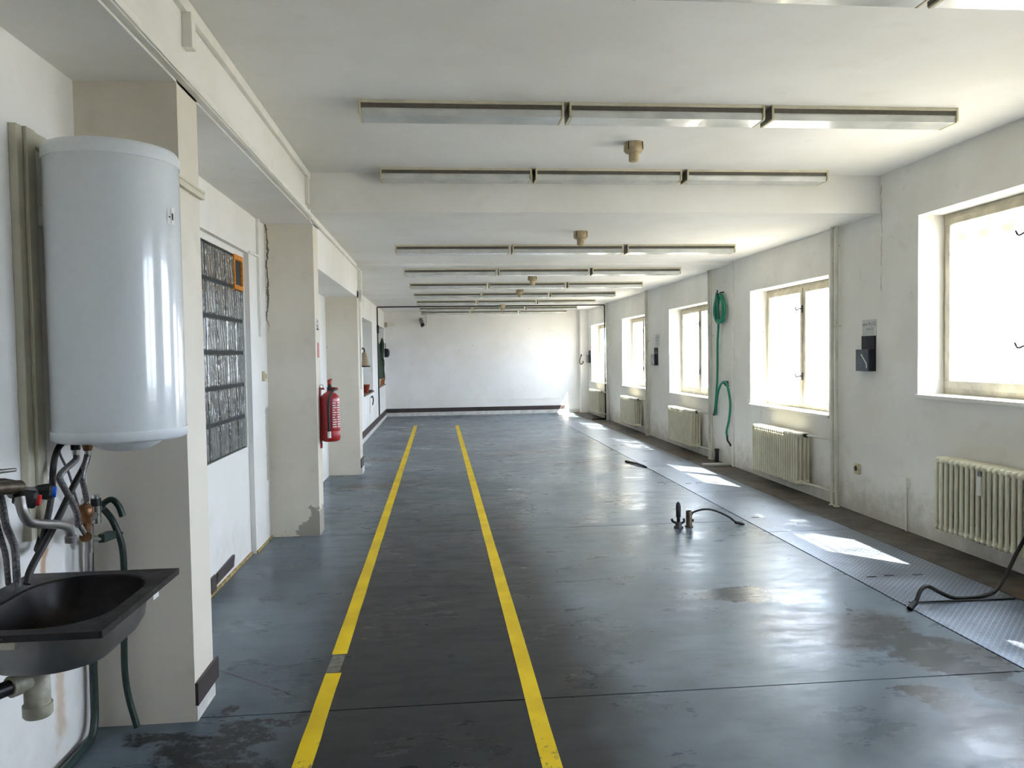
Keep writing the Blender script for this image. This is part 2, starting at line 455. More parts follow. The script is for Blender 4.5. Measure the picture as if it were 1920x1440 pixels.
def wall_x(x0, x1, y0, y1, z0, z1, holes):
    """wall slab facing X with rectangular holes (ya, yb, za, zb)"""
    ys = sorted({y0, y1, *[h[0] for h in holes], *[h[1] for h in holes]}); zs = sorted({z0, z1, *[h[2] for h in holes], *[h[3] for h in holes]})
    ys = [y for y in ys if y0 <= y <= y1]; zs = [z for z in zs if z0 <= z <= z1]
    m = MB()
    def solid(i, j):
        if i < 0 or j < 0 or i >= len(ys) - 1 or j >= len(zs) - 1: return False
        cy, cz = (ys[i] + ys[i + 1]) / 2, (zs[j] + zs[j + 1]) / 2
        return not any(h[0] < cy < h[1] and h[2] < cz < h[3] for h in holes)
    for i in range(len(ys) - 1):
        for j in range(len(zs) - 1):
            if not solid(i, j): continue
            a, b, c, d = ys[i], ys[i + 1], zs[j], zs[j + 1]
            for x in (x0, x1): m.add([(x, a, c), (x, b, c), (x, b, d), (x, a, d)], [(0, 1, 2, 3)])
            if not solid(i - 1, j): m.add([(x0, a, c), (x1, a, c), (x1, a, d), (x0, a, d)], [(0, 1, 2, 3)])
            if not solid(i + 1, j): m.add([(x0, b, c), (x1, b, c), (x1, b, d), (x0, b, d)], [(0, 1, 2, 3)])
            if not solid(i, j - 1): m.add([(x0, a, c), (x1, a, c), (x1, b, c), (x0, b, c)], [(0, 1, 2, 3)])
            if not solid(i, j + 1): m.add([(x0, a, d), (x1, a, d), (x1, b, d), (x0, b, d)], [(0, 1, 2, 3)])
    # weld
    idx = {}; vs = []; fs = []
    for f in m.f:
        g = []
        for i in f:
            key = tuple(round(c, 5) for c in m.v[i])
            if key not in idx: idx[key] = len(vs); vs.append(key)
            g.append(idx[key])
        fs.append(tuple(g))
    return MB().add(vs, fs)

# ------------------------------------------------------------------ the shell
floor = struct('floor', box(XL - .3, XRO, YB - .2, YE + .2, -.30, -.012), M['joint'], 'polished blue-grey concrete floor with yellow lane lines')
JY = [YB, 0.0, 3.635, 7.27, 10.9, 14.55, 18.2, YE]
XS0, XS1 = 2.96, 3.76
for a, b in zip(JY, JY[1:]):
    box(XL - .1, XS0 - .006, a + .005, b - .005, -.011, 0).obj('slab', M['floor'], floor)
    if b == YE: box(XS0 - .004, XS1, 19.29, b - .005, -.011, 0).obj('slab', M['floor'], floor)
    box(XS1 + .004, XR + .01, a + .003, b - .003, -.011, .004).obj('edge_strip', M['edge'], floor)
PY = [YB, -1.58, .51, 2.60, 4.685, 6.765, 8.85, 10.94, 13.02, 15.1, 17.2, 19.28]
for i, (a, b) in enumerate(zip(PY, PY[1:])):
    p = box(XS0 + .003, XS1 - .003, a + .005, b - .005, -.008, .003).obj('cover_plate', M['tread'], floor)
    for px, py in ((3.10, a + .62), (3.45, a + .62), (3.24, b - 1.45)):
        if 2 < py < 14 and (i % 2 == 0 or px < 3.2):
            box(px - .035, px + .035, py - .009, py + .009, .0025, .0055).obj('lifting_slot', M['black'], p)

W = {1: (4.39, 6.46, 1.25, 2.825), 2: (8.03, 10.15, .945, 2.47), 3: (11.79, 13.87, .93, 2.45), 4: (15.46, 17.53, .925, 2.455), 5: (19.12, 21.17, .905, 2.455)}
BACKW = {6: (.74, 2.81, 1.25, 2.825)}
holes = list(W.values()) + list(BACKW.values())
struct('wall_right', wall_x(XR, XRO, YB - .2, YE + .2, -.3, 3.6, holes), M['wall_right'], 'long white wall with windows and radiators')
struct('wall_far', box(XF - .3, XR, YE, YE + .2, -.3, 3.2), M['wall_far'], 'plain white end wall with brown skirting')
struct('wall_back', box(XL - .3, XR, YB - .2, YB, -.3, 3.6), M['grey_panel'], 'grey wall behind the camera')  # unseen wall, greyed to cut the light bounced onto the near pillar
# left wall: near part (plain), niche part with glass blocks, second recess, far part
NY0, NY1, NZ = 5.10, 6.70, 2.545
wl = struct('wall_left', wall_x(XL - .04, XL, YB, 11.2, -.05, 3.4, [(NY0, NY1, -.05, NZ), (8.6, 10.05, -.05, 2.3)]), M['wall'], 'white left wall behind the pillars')
box(XL - .14, XL - .042, NY0 - .3, NY1 + .3, -.05, .918).obj('infill_panel', M['wall'], wl)
box(XL - .14, XL - .042, NY0 - .3, NY1 + .3, 2.496, NZ + .3).obj('infill_panel', M['wall'], wl)
box(XL - .14, XL - .042, 6.668, NY1 + .3, .918, 2.496).obj('infill_panel', M['wall'], wl)
box(XL - .14, XL - .042, NY0 - .3, 5.37, .918, 2.496).obj('infill_panel', M['wall'], wl)
box(XL - .20, XL - .041, 8.4, 10.3, -.05, 2.5).obj('infill_panel', M['wall'], wl)
NA, NB = (15.65, 17.85, .905, 2.46), (19.35, 21.70, .925, 2.46)
wf = struct('wall_left_far', wall_x(XF - .26, XF, 11.2, YE, -.05, 3.1, [NA, NB]), M['wall'], 'far stretch of the white left wall with two niches')
for q in (NA, NB):
    box(XF - .30, XF - .262, q[0] - .1, q[1] + .1, q[2] - .1, q[3] + .1).obj('niche_back', M['grey_panel'], wf)
    box(XF - .262, XF + .02, q[0], q[1], q[2] - .03, q[2] + .002).obj('niche_sill', M['wood'], wf)
struct('pillar', box(XL, XP, 3.60, 3.885, -.01, 2.90), M['pillar'], 'near pillar behind the water heater')
struct('pillar', box(XL, XP, 7.30, 7.56, -.01, 2.90), M['pillar'], 'pillar carrying the fire extinguisher, plaster peeling at its foot')
struct('pillar', box(XL, XP, 11.05, 11.40, -.01, 2.60), M['pillar'], 'third pillar, with the bell on its front')
struct('pillar', box(XL, XP, -.05, .235, -.01, 2.90), M['pillar'], 'pillar behind the camera')
struct('pillar', box(3.975, XR, 21.62, YE, -.01, 3.1), M['wall_far'], 'shallow pilaster in the far right corner')
struct('soffit_beam', box(XL, XP, YB, 7.56, 2.885, 3.4), M['wall'], 'deep white beam over the near pillars')
struct('soffit_beam', box(XL, XP, 7.56, 11.40, 2.51, 3.2), M['wall'], 'lower white beam over the second recess')
struct('ceiling', box(XL - .3, XRO, YB - .2, YS, Z1, Z1 + .25), M['ceiling'], 'raised white ceiling of the near bay')
struct('ceiling_low', box(XL - .3, XRO, YS, YS2, Z2, Z1 + .25), M['ceiling'], 'ceiling of the second bay with its downstand face')
struct('ceiling_low_far', box(XF - .3, XRO, YS2, YE + .2, Z3, Z1 + .25), M['ceiling'], 'low white ceiling of the far bays')

# skirtings
b = struct('baseboard_left', box(XP, XP + .014, 3.602, 3.93, .072, .176), M['brown'], 'brown skirting strip on the front of the near pillar')
box(XP, XP + .008, 3.602, 3.885, 0, .07).obj('foot', M['white_base'], b)
b = struct('baseboard_pillar', box(XP, XP + .014, 11.06, 11.42, .09, .22), M['brown'], 'brown skirting on the third pillar')
box(XP, XP + .02, 11.06, 11.42, 0, .09).obj('foot', M['white_base'], b)
b = struct('baseboard_left_far', box(XF, XF + .016, 11.41, YE, .085, .21), M['brown'], 'brown skirting along the far left wall')
box(XF, XF + .03, 11.41, YE, 0, .085).obj('foot', M['white_base'], b)
b = struct('baseboard_far', box(XF + .016, 3.55, YE - .016, YE, .10, .215), M['brown'], 'brown skirting along the end wall')
box(XF + .03, 3.97, YE - .03, YE, 0, .10).obj('foot', M['white_base'], b)
struct('trim_1', box(XF + .016, 3.97, YE - .012, YE, .405, .42), M['trunk'], 'thin white rail along the end wall')
M['adhesive'] = plain('yellowed_adhesive', (.46, .33, .12), .8, var=.25, scale=25, bump=.3)
q = struct('trim_2', box(XL - .042, XL - .030, 5.40, 6.69, -.002, .022), M['adhesive'], 'yellowed adhesive line along the floor of the left recess')
box(XL - .002, XL + .010, 6.705, 7.295, -.002, .020).obj('adhesive_run', M['adhesive'], q)
bs = thing('broken_skirting', (XL - .03, 5.75, 0), 'broken brown skirting remnant at the wall below the glass blocks', 'skirting')
m = MB().box(XL - .042, XL - .026, 5.50, 5.62, .02, .13); m.obj('stub', M['brown'], bs)
m = MB(); m.tube([(XL - .028, 5.62, .085), (XL - .020, 6.10, .150)], .001, 4)
o = MB().loft([[(XL - .042, 5.62, .055), (XL - .024, 5.62, .055), (XL - .024, 5.66, .125), (XL - .042, 5.66, .125)], [(XL - .038, 6.05, .07), (XL - .018, 6.05, .07), (XL - .018, 6.09, .15), (XL - .038, 6.09, .15)]], False).obj('loose_strip', M['brown'], bs)

# ------------------------------------------------------------------ windows
WL = {1: 'nearest window, cut off by the right edge of the view', 2: 'second window, between the green hose and the dark brochure holder', 3: 'third window, just beyond the green hose', 4: 'fourth window, with a brochure holder on its near side', 5: 'farthest window, next to the end wall'}
def window(n, q, label):
    y0, y1, z0, z1 = q
    r = bpy.data.objects.new('window_%d' % n, None); COL.objects.link(r); r.location = (XR, (y0 + y1) / 2, z0)
    tag(r, label, None, None, 'structure')
    xa, xb = 4.440, 4.505
    fw = .055
    m = MB().box(xa, xb, y0, y1, z1 - fw, z1).box(xa, xb, y0, y1, z0, z0 + fw + .01).box(xa, xb, y0, y0 + fw, z0 + fw + .01, z1 - fw).box(xa, xb, y1 - fw, y1, z0 + fw + .01, z1 - fw)
    yc = (y0 + y1) / 2
    m.box(xa, xb, yc - .022, yc + .022, z0 + fw + .01, z1 - fw)
    m.obj('frame', M['window_paint'], r, .004)
    for a, b in ((y0 + fw - .012, yc - .012), (yc + .012, y1 - fw + .012)):
        za, zb, sw = z0 + fw - .002, z1 - fw + .012, .058
        s_ = MB().box(xa - .018, xa + .03, a, b, zb - sw, zb).box(xa - .018, xa + .03, a, b, za, za + sw + .012).box(xa - .018, xa + .03, a, a + sw, za + sw + .012, zb - sw).box(xa - .018, xa + .03, b - sw, b, za + sw + .012, zb - sw).obj('sash', M['window_paint'], r, .005)
        box(xa + .004, xa + .009, a + sw - .005, b - sw + .005, za + sw, zb - sw + .005).obj('pane', M['glass'], s_)
    for zf in (.26, .80):
        zz = z0 + (z1 - z0) * zf
        h = MB().box(xa - .030, xa - .018, yc - .014, yc + .014, zz - .045, zz + .045)
        h.tube(spline([(xa - .030, yc + .004, zz), (xa - .06, yc + .01, zz + .005), (xa - .065, yc + .07, zz - .01), (xa - .06, yc + .11, zz + .03)], 4), .008, 8)
        h.obj('latch', M['dark_metal'], r)
    box(XR - .025, xa, y0 - .015, y1 + .015, z0 - .028, z0 + .004).obj('sill', M['reveal'], r, .004)
    g = MB()
    for i in range(int((y1 - y0) / .13) + 1):
        yy = y0 + .05 + i * .13
        g.box(XRO + .06, XRO + .066, yy, yy + .006, z0 - .05, z1 + .05)
    g.box(XRO + .055, XRO + .06, y0 - .1, y1 + .1, z0 + .1, z0 + .125).box(XRO + .055, XRO + .06, y0 - .1, y1 + .1, z1 - .02, z1 + .005)
    for yy in (y0 - .1, y1 + .08): g.box(XRO, XRO + .06, yy, yy + .02, z1 - .02, z1 + .005).box(XRO, XRO + .06, yy, yy + .02, z0 + .1, z0 + .125)
    g.obj('grille', M['steel'], r)
    return r
for n, q in W.items(): window(n, q, WL[n])
for n, q in BACKW.items(): window(n, q, 'window beside the camera, out of view to the right')

# yard outside
struct('yard_ground', box(XRO, 60, -50, 80, -.45, -.30), M['ground'], 'sunlit yard outside the windows')

# trees in the yard, their leaves break up the sun that falls through two of the windows
M['leaf'] = plain('leaves', (.10, .16, .05), .6, var=.3, scale=3)
M['barrier_orange'] = plain('barrier_orange', (.55, .14, .02), .6)
M['barrier_white'] = plain('barrier_white', (.7, .65, .55), .6)
M['bark'] = plain('bark', (.12, .09, .06), .9, var=.3, scale=12)
def tree(c, r, trunk, n, seed, lab):
    rg = random.Random(seed)
    t = thing('tree', (trunk[0], trunk[1], -.30), lab, 'tree', 'trees in the yard')
    MB().tube(spline([(trunk[0], trunk[1], -.30), (trunk[0] + .1, trunk[1] + .05, 1.8), ((trunk[0] + c[0]) / 2, (trunk[1] + c[1]) / 2, c[2] - r[2]), (c[0], c[1], c[2])], 4), [.14, .13, .12, .11, .10, .10, .09, .09, .08, .07, .06, .05, .04], 8).obj('trunk', M['bark'], t)
    m = MB(); vs, fs = [], []
    for i in range(n):
        d = Vector((rg.gauss(0, 1), rg.gauss(0, 1), rg.gauss(0, 1))).normalized() * rg.uniform(.25, 1) ** .5
        p = Vector((c[0] + d.x * r[0], c[1] + d.y * r[1], c[2] + d.z * r[2]))
        a = Vector((rg.gauss(0, 1), rg.gauss(0, 1), rg.gauss(0, 1))).normalized(); b_ = a.orthogonal().normalized(); s_ = rg.uniform(.07, .14)
        o = len(vs); vs += [p - a * s_, p + b_ * s_ * .5, p + a * s_, p - b_ * s_ * .5]; fs.append((o, o + 1, o + 2, o + 3))
    m.add(vs, fs); cr_ = m.obj('foliage', M['leaf'], t); cr_['kind'] = 'stuff'
    return t
tree((6.7, 10.2, 6.2), (.8, 1.15, .95), (7.5, 12.0), 400, 1, 'leafy tree outside the third window, washed out by the light')
tree((6.46, 3.62, 6.0), (.5, .55, .80), (8.0, 2.5), 270, 2, 'leafy tree outside the nearest window, washed out by the light')
t = thing('striped_board', (5.1, 6.8, 2.70), 'orange and white striped board seen at the top of the nearest window', 'board')
for i in range(8):
    ya = 6.0 + i * .15
    box(5.09, 5.11, ya, ya + .15, 2.70, 2.77).obj('stripe', M['barrier_orange'] if i % 2 else M['barrier_white'], t)
for ya in (6.05, 7.15): MB().tube([(5.12, ya, -.30), (5.12, ya, 2.78)], .015, 6).obj('post', M['steel'], t)
# ------------------------------------------------------------------ lane lines
for nm, xc0, xc1, yend, lab in (('l', -.585, -.600, 18.7, 'left yellow painted lane line with a bare patch'), ('r', .420, .388, 18.5, 'right yellow painted lane line, unbroken')):
    hw = .041
    X = lambda y: xc0 + (xc1 - xc0) * (y - 3) / 15.5
    segs = [(-3.1, yend)] if nm == 'r' else [(-3.1, 4.07), (4.33, yend)]
    t = thing('lane_line', (X(8), 8, 0), lab, 'floor marking', 'yellow lane lines')
    for a, b in segs:
        n = 40; rg = random.Random(3)
        vs = []
        for i in range(n + 1):
            y = a + (b - a) * i / n
            vs += [(X(y) - hw + rg.uniform(-.002, .002), y, .0012), (X(y) + hw + rg.uniform(-.002, .002), y, .0012)]
        MB().add(vs, [(2 * i, 2 * i + 1, 2 * i + 3, 2 * i + 2) for i in range(n)]).obj('stripe', M['yellow'], t)
    if nm == 'l':
        MB().add([(X(4.2) - .040, 4.075, .0010), (X(4.2) + .030, 4.085, .0010), (X(4.2) + .036, 4.32, .0010), (X(4.2) - .034, 4.325, .0010)], [(0, 1, 2, 3)]).obj('bare_patch', M['worn'], t)

# ------------------------------------------------------------------ fluorescent fixtures
FX = (-.484, .875, 2.248); FLEN = 1.325
def fixture_parts(r, x, y, z):
    wd, hh = .200, .100
    x1 = x + FLEN
    for xx in (x, x1 - .014):
        MB().loft([[(q, y, z), (q, y, z - hh + .012), (q, y + .010, z - hh), (q, y + wd - .010, z - hh), (q, y + wd, z - hh + .012), (q, y + wd, z)] for q in (xx, xx + .014)], False).obj('end_cap', M['cream_cap'], r, .002)
    for xx in (x - .002, x1 + .0):  # dark sheets over the cap ends stand in for the shade between fixtures
        box(xx, xx + .002, y + .008, y + wd - .008, z - hh + .010, z - .008).obj('end_shade', M['tray'], r)
    box(x + .014, x1 - .014, y + .004, y + wd - .004, z - .020, z).obj('housing', M['cream'], r, .002)
    box(x + .014, x1 - .014, y + .016, y + wd - .016, z - .054, z - .020).obj('tray', M['tray'], r)
    MB().loft([[(q, y + .012, z - .050), (q, y + .006, z - .062), (q, y + .014, z - hh + .002), (q, y + wd - .014, z - hh + .002), (q, y + wd - .006, z - .062), (q, y + wd - .012, z - .050)] for q in (x + .016, x1 - .016)], False).obj('diffuser', M['diffuser'], r, .003)
ROWS = [(3.20, Z1, 'row cut by the top edge'), (5.05, Z1, 'nearest complete row'), (6.83, Z1, 'second complete row, against the downstand'),
        (9.06, Z2, 'first row on the low ceiling'), (11.18, Z3, 'second row on the low ceiling'), (13.33, Z3, 'third row on the low ceiling'),
        (15.43, Z3, 'fourth row on the low ceiling'), (17.46, Z3, 'fifth row on the low ceiling'), (19.85, Z3, 'last row but one before the end wall'), (21.45, Z3, 'last row, close to the end wall')]
first = None
for y, z, lab in ROWS:
    for x, side in zip(FX, ('left', 'middle', 'right')):
        L_ = '%s dusty fluorescent ceiling light of the %s' % (side, lab)
        t = thing('ceiling_light', (x, y, z), L_, 'ceiling light', 'fluorescent ceiling lights')
        if first is None:
            fixture_parts(t, x, y, z); first = t
        else:
            for c in first.children:
                d = c.copy(); COL.objects.link(d); d.parent = t

# detectors
for i, (x, y, z, lab) in enumerate(((1.545, 6.0, Z1, 'nearest beige ceiling detector, on the raised ceiling'), (1.51, 8.12, Z2, 'second beige ceiling detector, first on the low ceiling'),
        (1.50, 12.3, Z3, 'third beige ceiling detector, beyond the second low row of lights'), (1.56, 14.85, Z3, 'fourth beige ceiling detector, far down the room'),
        (1.56, 19.05, Z3, 'farthest ceiling detector, beside the black conduit'))):
    t = thing('detector', (x, y, z), lab, 'detector', 'ceiling detectors')
    MB().lathe([(.074, 0), (.074, -.022), (.078, -.026), (.078, -.062), (.062, -.078), (.046, -.082)], (x, y, z), n=24).obj('base', M['detector'], t)
    MB().lathe([(.040, -.082), (.040, -.140), (.034, -.146), (.020, -.148)], (x, y, z), n=20).obj('sensor', M['detector'], t)
    for a in range(4):
        q = math.radians(45 + 90 * a)
        MB().tube([(x + .079 * math.cos(q), y + .079 * math.sin(q), z - .003), (x + .079 * math.cos(q), y + .079 * math.sin(q), z - .064)], .004, 6).obj('clip', M['bronze'], t)

# ------------------------------------------------------------------ radiators and pipes
PITCH, NSEC = .0605, 21
def section_mesh(y, xf, xb, z0, z1):
    m = MB(); n = 4
    hw = .0172
    for i in range(n):
        xc = xf + .016 + (xb - xf - .032) * i / (n - 1)
        ring = lambda z, k=1.0: [(xc + .0145 * k * math.cos(q), y + hw * .92 * k * math.sin(q), z) for q in [2 * math.pi * j / 8 for j in range(8)]]
        m.loft([ring(z0 + .03), ring(z1 - .03)], True, False, False)
    for zc in (z0 + .028, z1 - .028):
        prof = []
        for k_ in range(9):
            a = -math.pi / 2 + math.pi * k_ / 8; prof.append((xb - .028 + .028 * math.cos(a), zc + .028 * math.sin(a)))
        for k_ in range(9):
            a = math.pi / 2 + math.pi * k_ / 8; prof.append((xf + .028 + .028 * math.cos(a), zc + .028 * math.sin(a)))
        ins = [(xf + (xb - xf) / 2 + (px - xf - (xb - xf) / 2) * .965, zc + (pz - zc) * .78) for px, pz in prof]
        m.loft([[(px, y - hw, pz) for px, pz in ins], [(px, y - hw * .5, pz) for px, pz in prof], [(px, y + hw * .5, pz) for px, pz in prof], [(px, y + hw, pz) for px, pz in ins]], True)
        m.tube([(xf + (xb - xf) / 2, y - PITCH / 2, zc), (xf + (xb - xf) / 2, y + PITCH / 2, zc)], .018, 8)
    return m
RAD = [(4.66, .185, .780, None, 'nearest cream radiator, running out of the right edge of the view', None),
       (8.35, .135, .735, 7.865, 'cream radiator under the second window, by the brochure holder pipe', .0),
       (12.03, .135, .735, 11.635, 'cream radiator under the third window, beyond the green hose', .0),
       (15.66, .135, .735, 15.30, 'cream radiator under the fourth window', .0),
       (19.27, .130, .725, 18.99, 'farthest cream radiator, under the window by the end wall', .0)]
XFR, XBK = 3.985, 4.155
sec0 = None
for y0, z0, z1, py, lab, _ in RAD:
    t = thing('radiator', (XFR, y0, 0), lab, 'radiator', 'cream column radiators')
    for i in range(NSEC):
        yc = y0 + PITCH * (i + .5)
        if sec0 is None:
            sec0 = section_mesh(yc, XFR, XBK, z0, z1).obj('section', M['radiator'], t); s0 = (yc - y0, z0)
        else:
            d = sec0.copy(); COL.objects.link(d); d.parent = t; d.location = (0, yc - y0 - s0[0], z0 - s0[1])
    ye = y0 + PITCH * NSEC
    for yy in (y0 + .25, ye - .25):
        MB().tube([(XBK - .02, yy, z0 + .07), (XR, yy, z0 + .07)], .012, 8).obj('wall_bracket', M['dark_metal'], t)
    xm = (XFR + XBK) / 2
    if py:
        MB().tube(spline([(xm, y0, z1 - .028), (xm, y0 - .08, z1 - .028), (xm + .04, y0 - .20, z1 - .03), (4.15, py + .06, z1 - .032), (4.15, py, z1 - .032)], 4), .013, 8).obj('flow_pipe', M['pipe_paint'], t)
        MB().tube(spline([(xm, y0, z0 + .028), (xm, y0 - .08, z0 + .028), (xm + .04, y0 - .18, z0 + .02), (4.15, py - .03, z0 + .018), (4.15, py - .09, z0 + .018)], 4), .013, 8).obj('return_pipe', M['pipe_paint'], t)
        MB().lathe([(.020, 0), (.024, .01), (.024, .06), (.016, .07)], (xm, y0 - .09, z1 - .028), 'y', 12).obj('valve', M['dark_metal'], t)
    else:
        MB().box(XFR - .018, XFR, 5.352, 5.388, .555, .70).obj('heat_meter', M['label_white'], t, .004)
        MB().box(XFR - .012, XFR, 5.352, 5.386, .70, .735).obj('meter_clip', M['steel'], t)
for yp, z, lab in ((7.865, Z2, 'between the second window and the brochure holder'), (11.635, Z3, 'between the third window and the green hose'), (15.30, Z3, 'between the fourth window and its brochure holder'), (18.99, Z3, 'by the farthest window beside the black conduit')):
    for k_, (dy, r, w_) in enumerate(((0, .019, 'farther'), (-.095, .016, 'nearer'))):
        t = thing('heating_pipe', (4.15, yp + dy, 0), '%s cream riser pipe %s' % (w_, lab), 'pipe', 'heating riser pipes')
        MB().tube([(4.15, yp + dy, .003), (4.15, yp + dy, z - .001)], r, 10).obj('pipe', M['pipe_paint'], t)
        MB().lathe([(.034, 0), (.034, .006), (r + .002, .012)], (4.15, yp + dy, .004), n=14).obj('floor_rosette', M['pipe_paint'], t)
        MB().box(4.15, XR + .01, yp + dy - .006, yp + dy + .006, 1.9, 1.915).obj('clamp', M['pipe_paint'], t)

# vertical trunking on the right wall at the bay line
tag(box(XR - .022, XR, 10.73, 10.79, 0, Z2 - .0).obj('cable_trunking', M['trunk'], None, .003), 'thin vertical white trunking between the green hose and second window', 'trunking')

# ------------------------------------------------------------------ right wall: holders, papers, sockets
def text_mesh(body, size):
    cu = bpy.data.curves.new('t', 'FONT'); cu.body = body; cu.size = size; cu.align_x = 'CENTER'
    o = bpy.data.objects.new('t', cu); COL.objects.link(o)
    dg = bpy.context.evaluated_depsgraph_get()
    me = bpy.data.meshes.new_from_object(o.evaluated_get(dg)); bpy.data.objects.remove(o)
    return me
def text_on(body, size, loc, face, mat, parent, name='lettering', sx=1.0):
    """face 'R': on the right wall, read from inside the room; 'L': on the left wall; 'B': facing the camera"""
    me = text_mesh(body, size); me.name = name
    off = parent_loc(parent)
    for v in me.vertices:
        x, y = v.co.x * sx, v.co.y
        p = {'R': (0, -x, y), 'L': (0, x, y), 'B': (x, 0, y)}[face]
        v.co = (loc[0] + p[0] - off[0], loc[1] + p[1] - off[1], loc[2] + p[2] - off[2])
    me.materials.clear(); me.materials.append(mat)
    o = bpy.data.objects.new(name, me); COL.objects.link(o); o.parent = parent
    return o
def holder(y, z, lab, face='R', k=1.0):
    sx = -1 if face == 'R' else 1
    xw = XR if face == 'R' else XF
    X = lambda a: xw + sx * a
    t = thing('brochure_holder', (xw, y, z), lab, 'holder', 'dark brochure holders')
    def bx(a0, a1, b0, b1, c0, c1): return box(min(X(a0), X(a1)), max(X(a0), X(a1)), y + b0, y + b1, z + c0, z + c1)
    bx(.0, .014, -.12, .12, .0, .345).obj('back_plate', M['navy'], t, .003)
    bx(.014, .072, -.12, -.112, .0, .212).obj('side_panel', M['navy'], t)
    bx(.014, .072, .112, .12, .0, .212).obj('side_panel', M['navy'], t)
    bx(.066, .076, -.112, .112, .0, .212).obj('front_panel', M['navy_front'], t, .002)
    bx(.014, .066, -.112, .112, .0, .008).obj('bottom', M['navy'], t)
    MB().tube([(X(.079), y - .09, z + .03), (X(.079), y - .085, z + .075), (X(.079), y + .01, z + .165)], .006, 8).obj('pen', M['label_white'], t)
    return t
holder(7.235, 1.445, 'dark brochure holder on the wall between the first two windows')
holder(14.72, 1.42, 'dark brochure holder on the wall between the third and fourth windows')
holder(21.40, 1.42, 'dark brochure holder on the wall between the farthest window and the end wall')
def paper(y, z, wd, ht, lab, lines):
    t = thing('paper_notice', (XR, y, z), lab, 'notice', 'paper notices above the brochure holders')
    box(XR - .0025, XR - .0005, y - wd / 2, y + wd / 2, z, z + ht).obj('sheet', M['paper'], t)
    for body, sz, dz, dy in lines: text_on(body, sz, (XR - .004, y + dy, z + dz), 'R', M['ink'], t, 'lettering', .9)
    box(XR - .006, XR - .0025, y + wd / 2 - .012, y + wd / 2, z - .005, z + ht * .35).obj('tape', M['label_white'], t)
    box(XR - .006, XR - .0025, y - wd / 2, y - wd / 2 + .026, z - .005, z + ht * .48).obj('tape', M['label_white'], t)
paper(7.232, 1.795, .255, .155, 'white paper notice above the nearest brochure holder', [('agena VP p.ČD', .042, .098, 0), ('zastávka ČD', .026, .054, -.01)])
paper(14.63, 1.79, .30, .23, 'white paper notice above the middle brochure holder', [('agena VP', .045, .16, 0), ('zastávka', .04, .10, 0), ('ČD', .03, .04, 0)])
for y, z, lab, w_, h_ in ((7.43, .40, 'yellowed socket plate low on the wall near the riser pipes', .085, .105),):
    t = thing('wall_socket', (XR, y, z), lab, 'socket')
    box(XR - .03, XR, y - w_ / 2, y + w_ / 2, z, z + h_).obj('plate', M['cream_cap'], t, .006)
    MB().lathe([(.028, 0), (.024, -.004)], (XR - .03, y - .0, z + h_ * .55), 'x', 16).obj('socket_face', M['bronze'], t)
t = thing('junction_box', (XR, 6.61, .40), 'small white junction box with a thin conduit to the floor, beside the nearest radiator', 'junction box')
box(XR - .035, XR, 6.57, 6.66, .40, .495).obj('box', M['trunk'], t, .006)
MB().tube([(XR - .012, 6.605, .005), (XR - .012, 6.605, .40)], .010, 8).obj('conduit', M['trunk'], t)
t = thing('wall_socket', (XR, 13.45, .40), 'small cream socket between third window radiator and its neighbour', 'socket')
box(XR - .03, XR, 13.41, 13.49, .38, .48).obj('plate', M['cream_cap'], t, .005)
box(XR - .034, XR - .03, 13.43, 13.47, .40, .45).obj('socket_face', M['cream'], t)

# green hose hung on the right wall
xh = XR - .035
t = thing('green_hose', (xh, 11.1, 1.2), 'coiled bright green hose hanging on the wall beside the third window', 'hose')
pts = []
for i in range(4 * 20):
    a = 2 * math.pi * i / 20 + math.pi / 2; kx = .12 + .035 * ((i // 20) % 3) + .01 * (i / 20); kz = .17 + .03 * ((i // 20) % 2) + .02 * (i / 80)
    pts.append((xh - .012 * (i / 20), 11.13 + kx * math.cos(a), 2.28 + kz * math.sin(a) - .02 * math.cos(2 * a)))
pts += [(xh - .02, 11.20, 2.10), (xh - .01, 11.27, 1.82), (xh, 11.31, 1.4), (xh, 11.33, 1.18), (xh, 11.40, .85), (xh, 11.43, .74), (xh - .01, 11.37, .72), (xh - .02, 11.31, .85), (xh - .02, 11.22, 1.08), (xh - .02, 11.05, 1.21), (xh - .02, 10.90, 1.20), (xh - .01, 10.82, 1.05), (xh, 10.80, .88), (xh, 10.86, .66), (xh, 10.95, .50), (xh, 10.93, .42)]
MB().tube(spline(pts, 3), .017, 8).obj('hose', M['green'], t)
MB().tube(spline([(xh, 10.93, .425), (xh - .01, 10.89, .37), (xh, 10.82, .32), (xh, 10.80, .295)], 4), .014, 8).obj('nozzle', M['dark_metal'], t)
MB().tube(spline([(xh, 11.40, .80), (xh, 11.44, .735), (xh, 11.47, .70)], 4), .020, 8).obj('end_fitting', M['dark_metal'], t)
MB().tube([(XR - .03, 10.93, 1.21), (XR - .05, 10.99, 1.205)], .026, 8).obj('clamp', M['dark_metal'], t)
t2 = tag(MB().tube(spline([(XR + .01, 11.12, 2.54), (XR - .06, 11.12, 2.53), (XR - .10, 11.12, 2.50), (XR - .10, 11.12, 2.57)], 4), .010, 8).obj('hose_hook', M['dark_metal']), 'small iron hook carrying the green hose coil', 'hook')
t2 = tag(MB().tube(spline([(XR + .01, 10.94, 1.17), (XR - .05, 10.94, 1.165), (XR - .07, 10.94, 1.21)], 4), .008, 8).obj('hose_hook', M['dark_metal']), 'small iron hook under the lower loop of the green hose', 'hook')
t = thing('pipe_stub', (4.15, 11.26, 0), 'short dark pipe stub rising from the floor under the green hose', 'pipe')
MB().tube([(4.13, 11.26, .003), (4.13, 11.26, .19)], .030, 12).obj('pipe', M['dark_metal'], t)
MB().lathe([(.036, .17), (.036, .20), (.028, .205)], (4.13, 11.26, 0), n=12).obj('cap', M['bronze'], t)
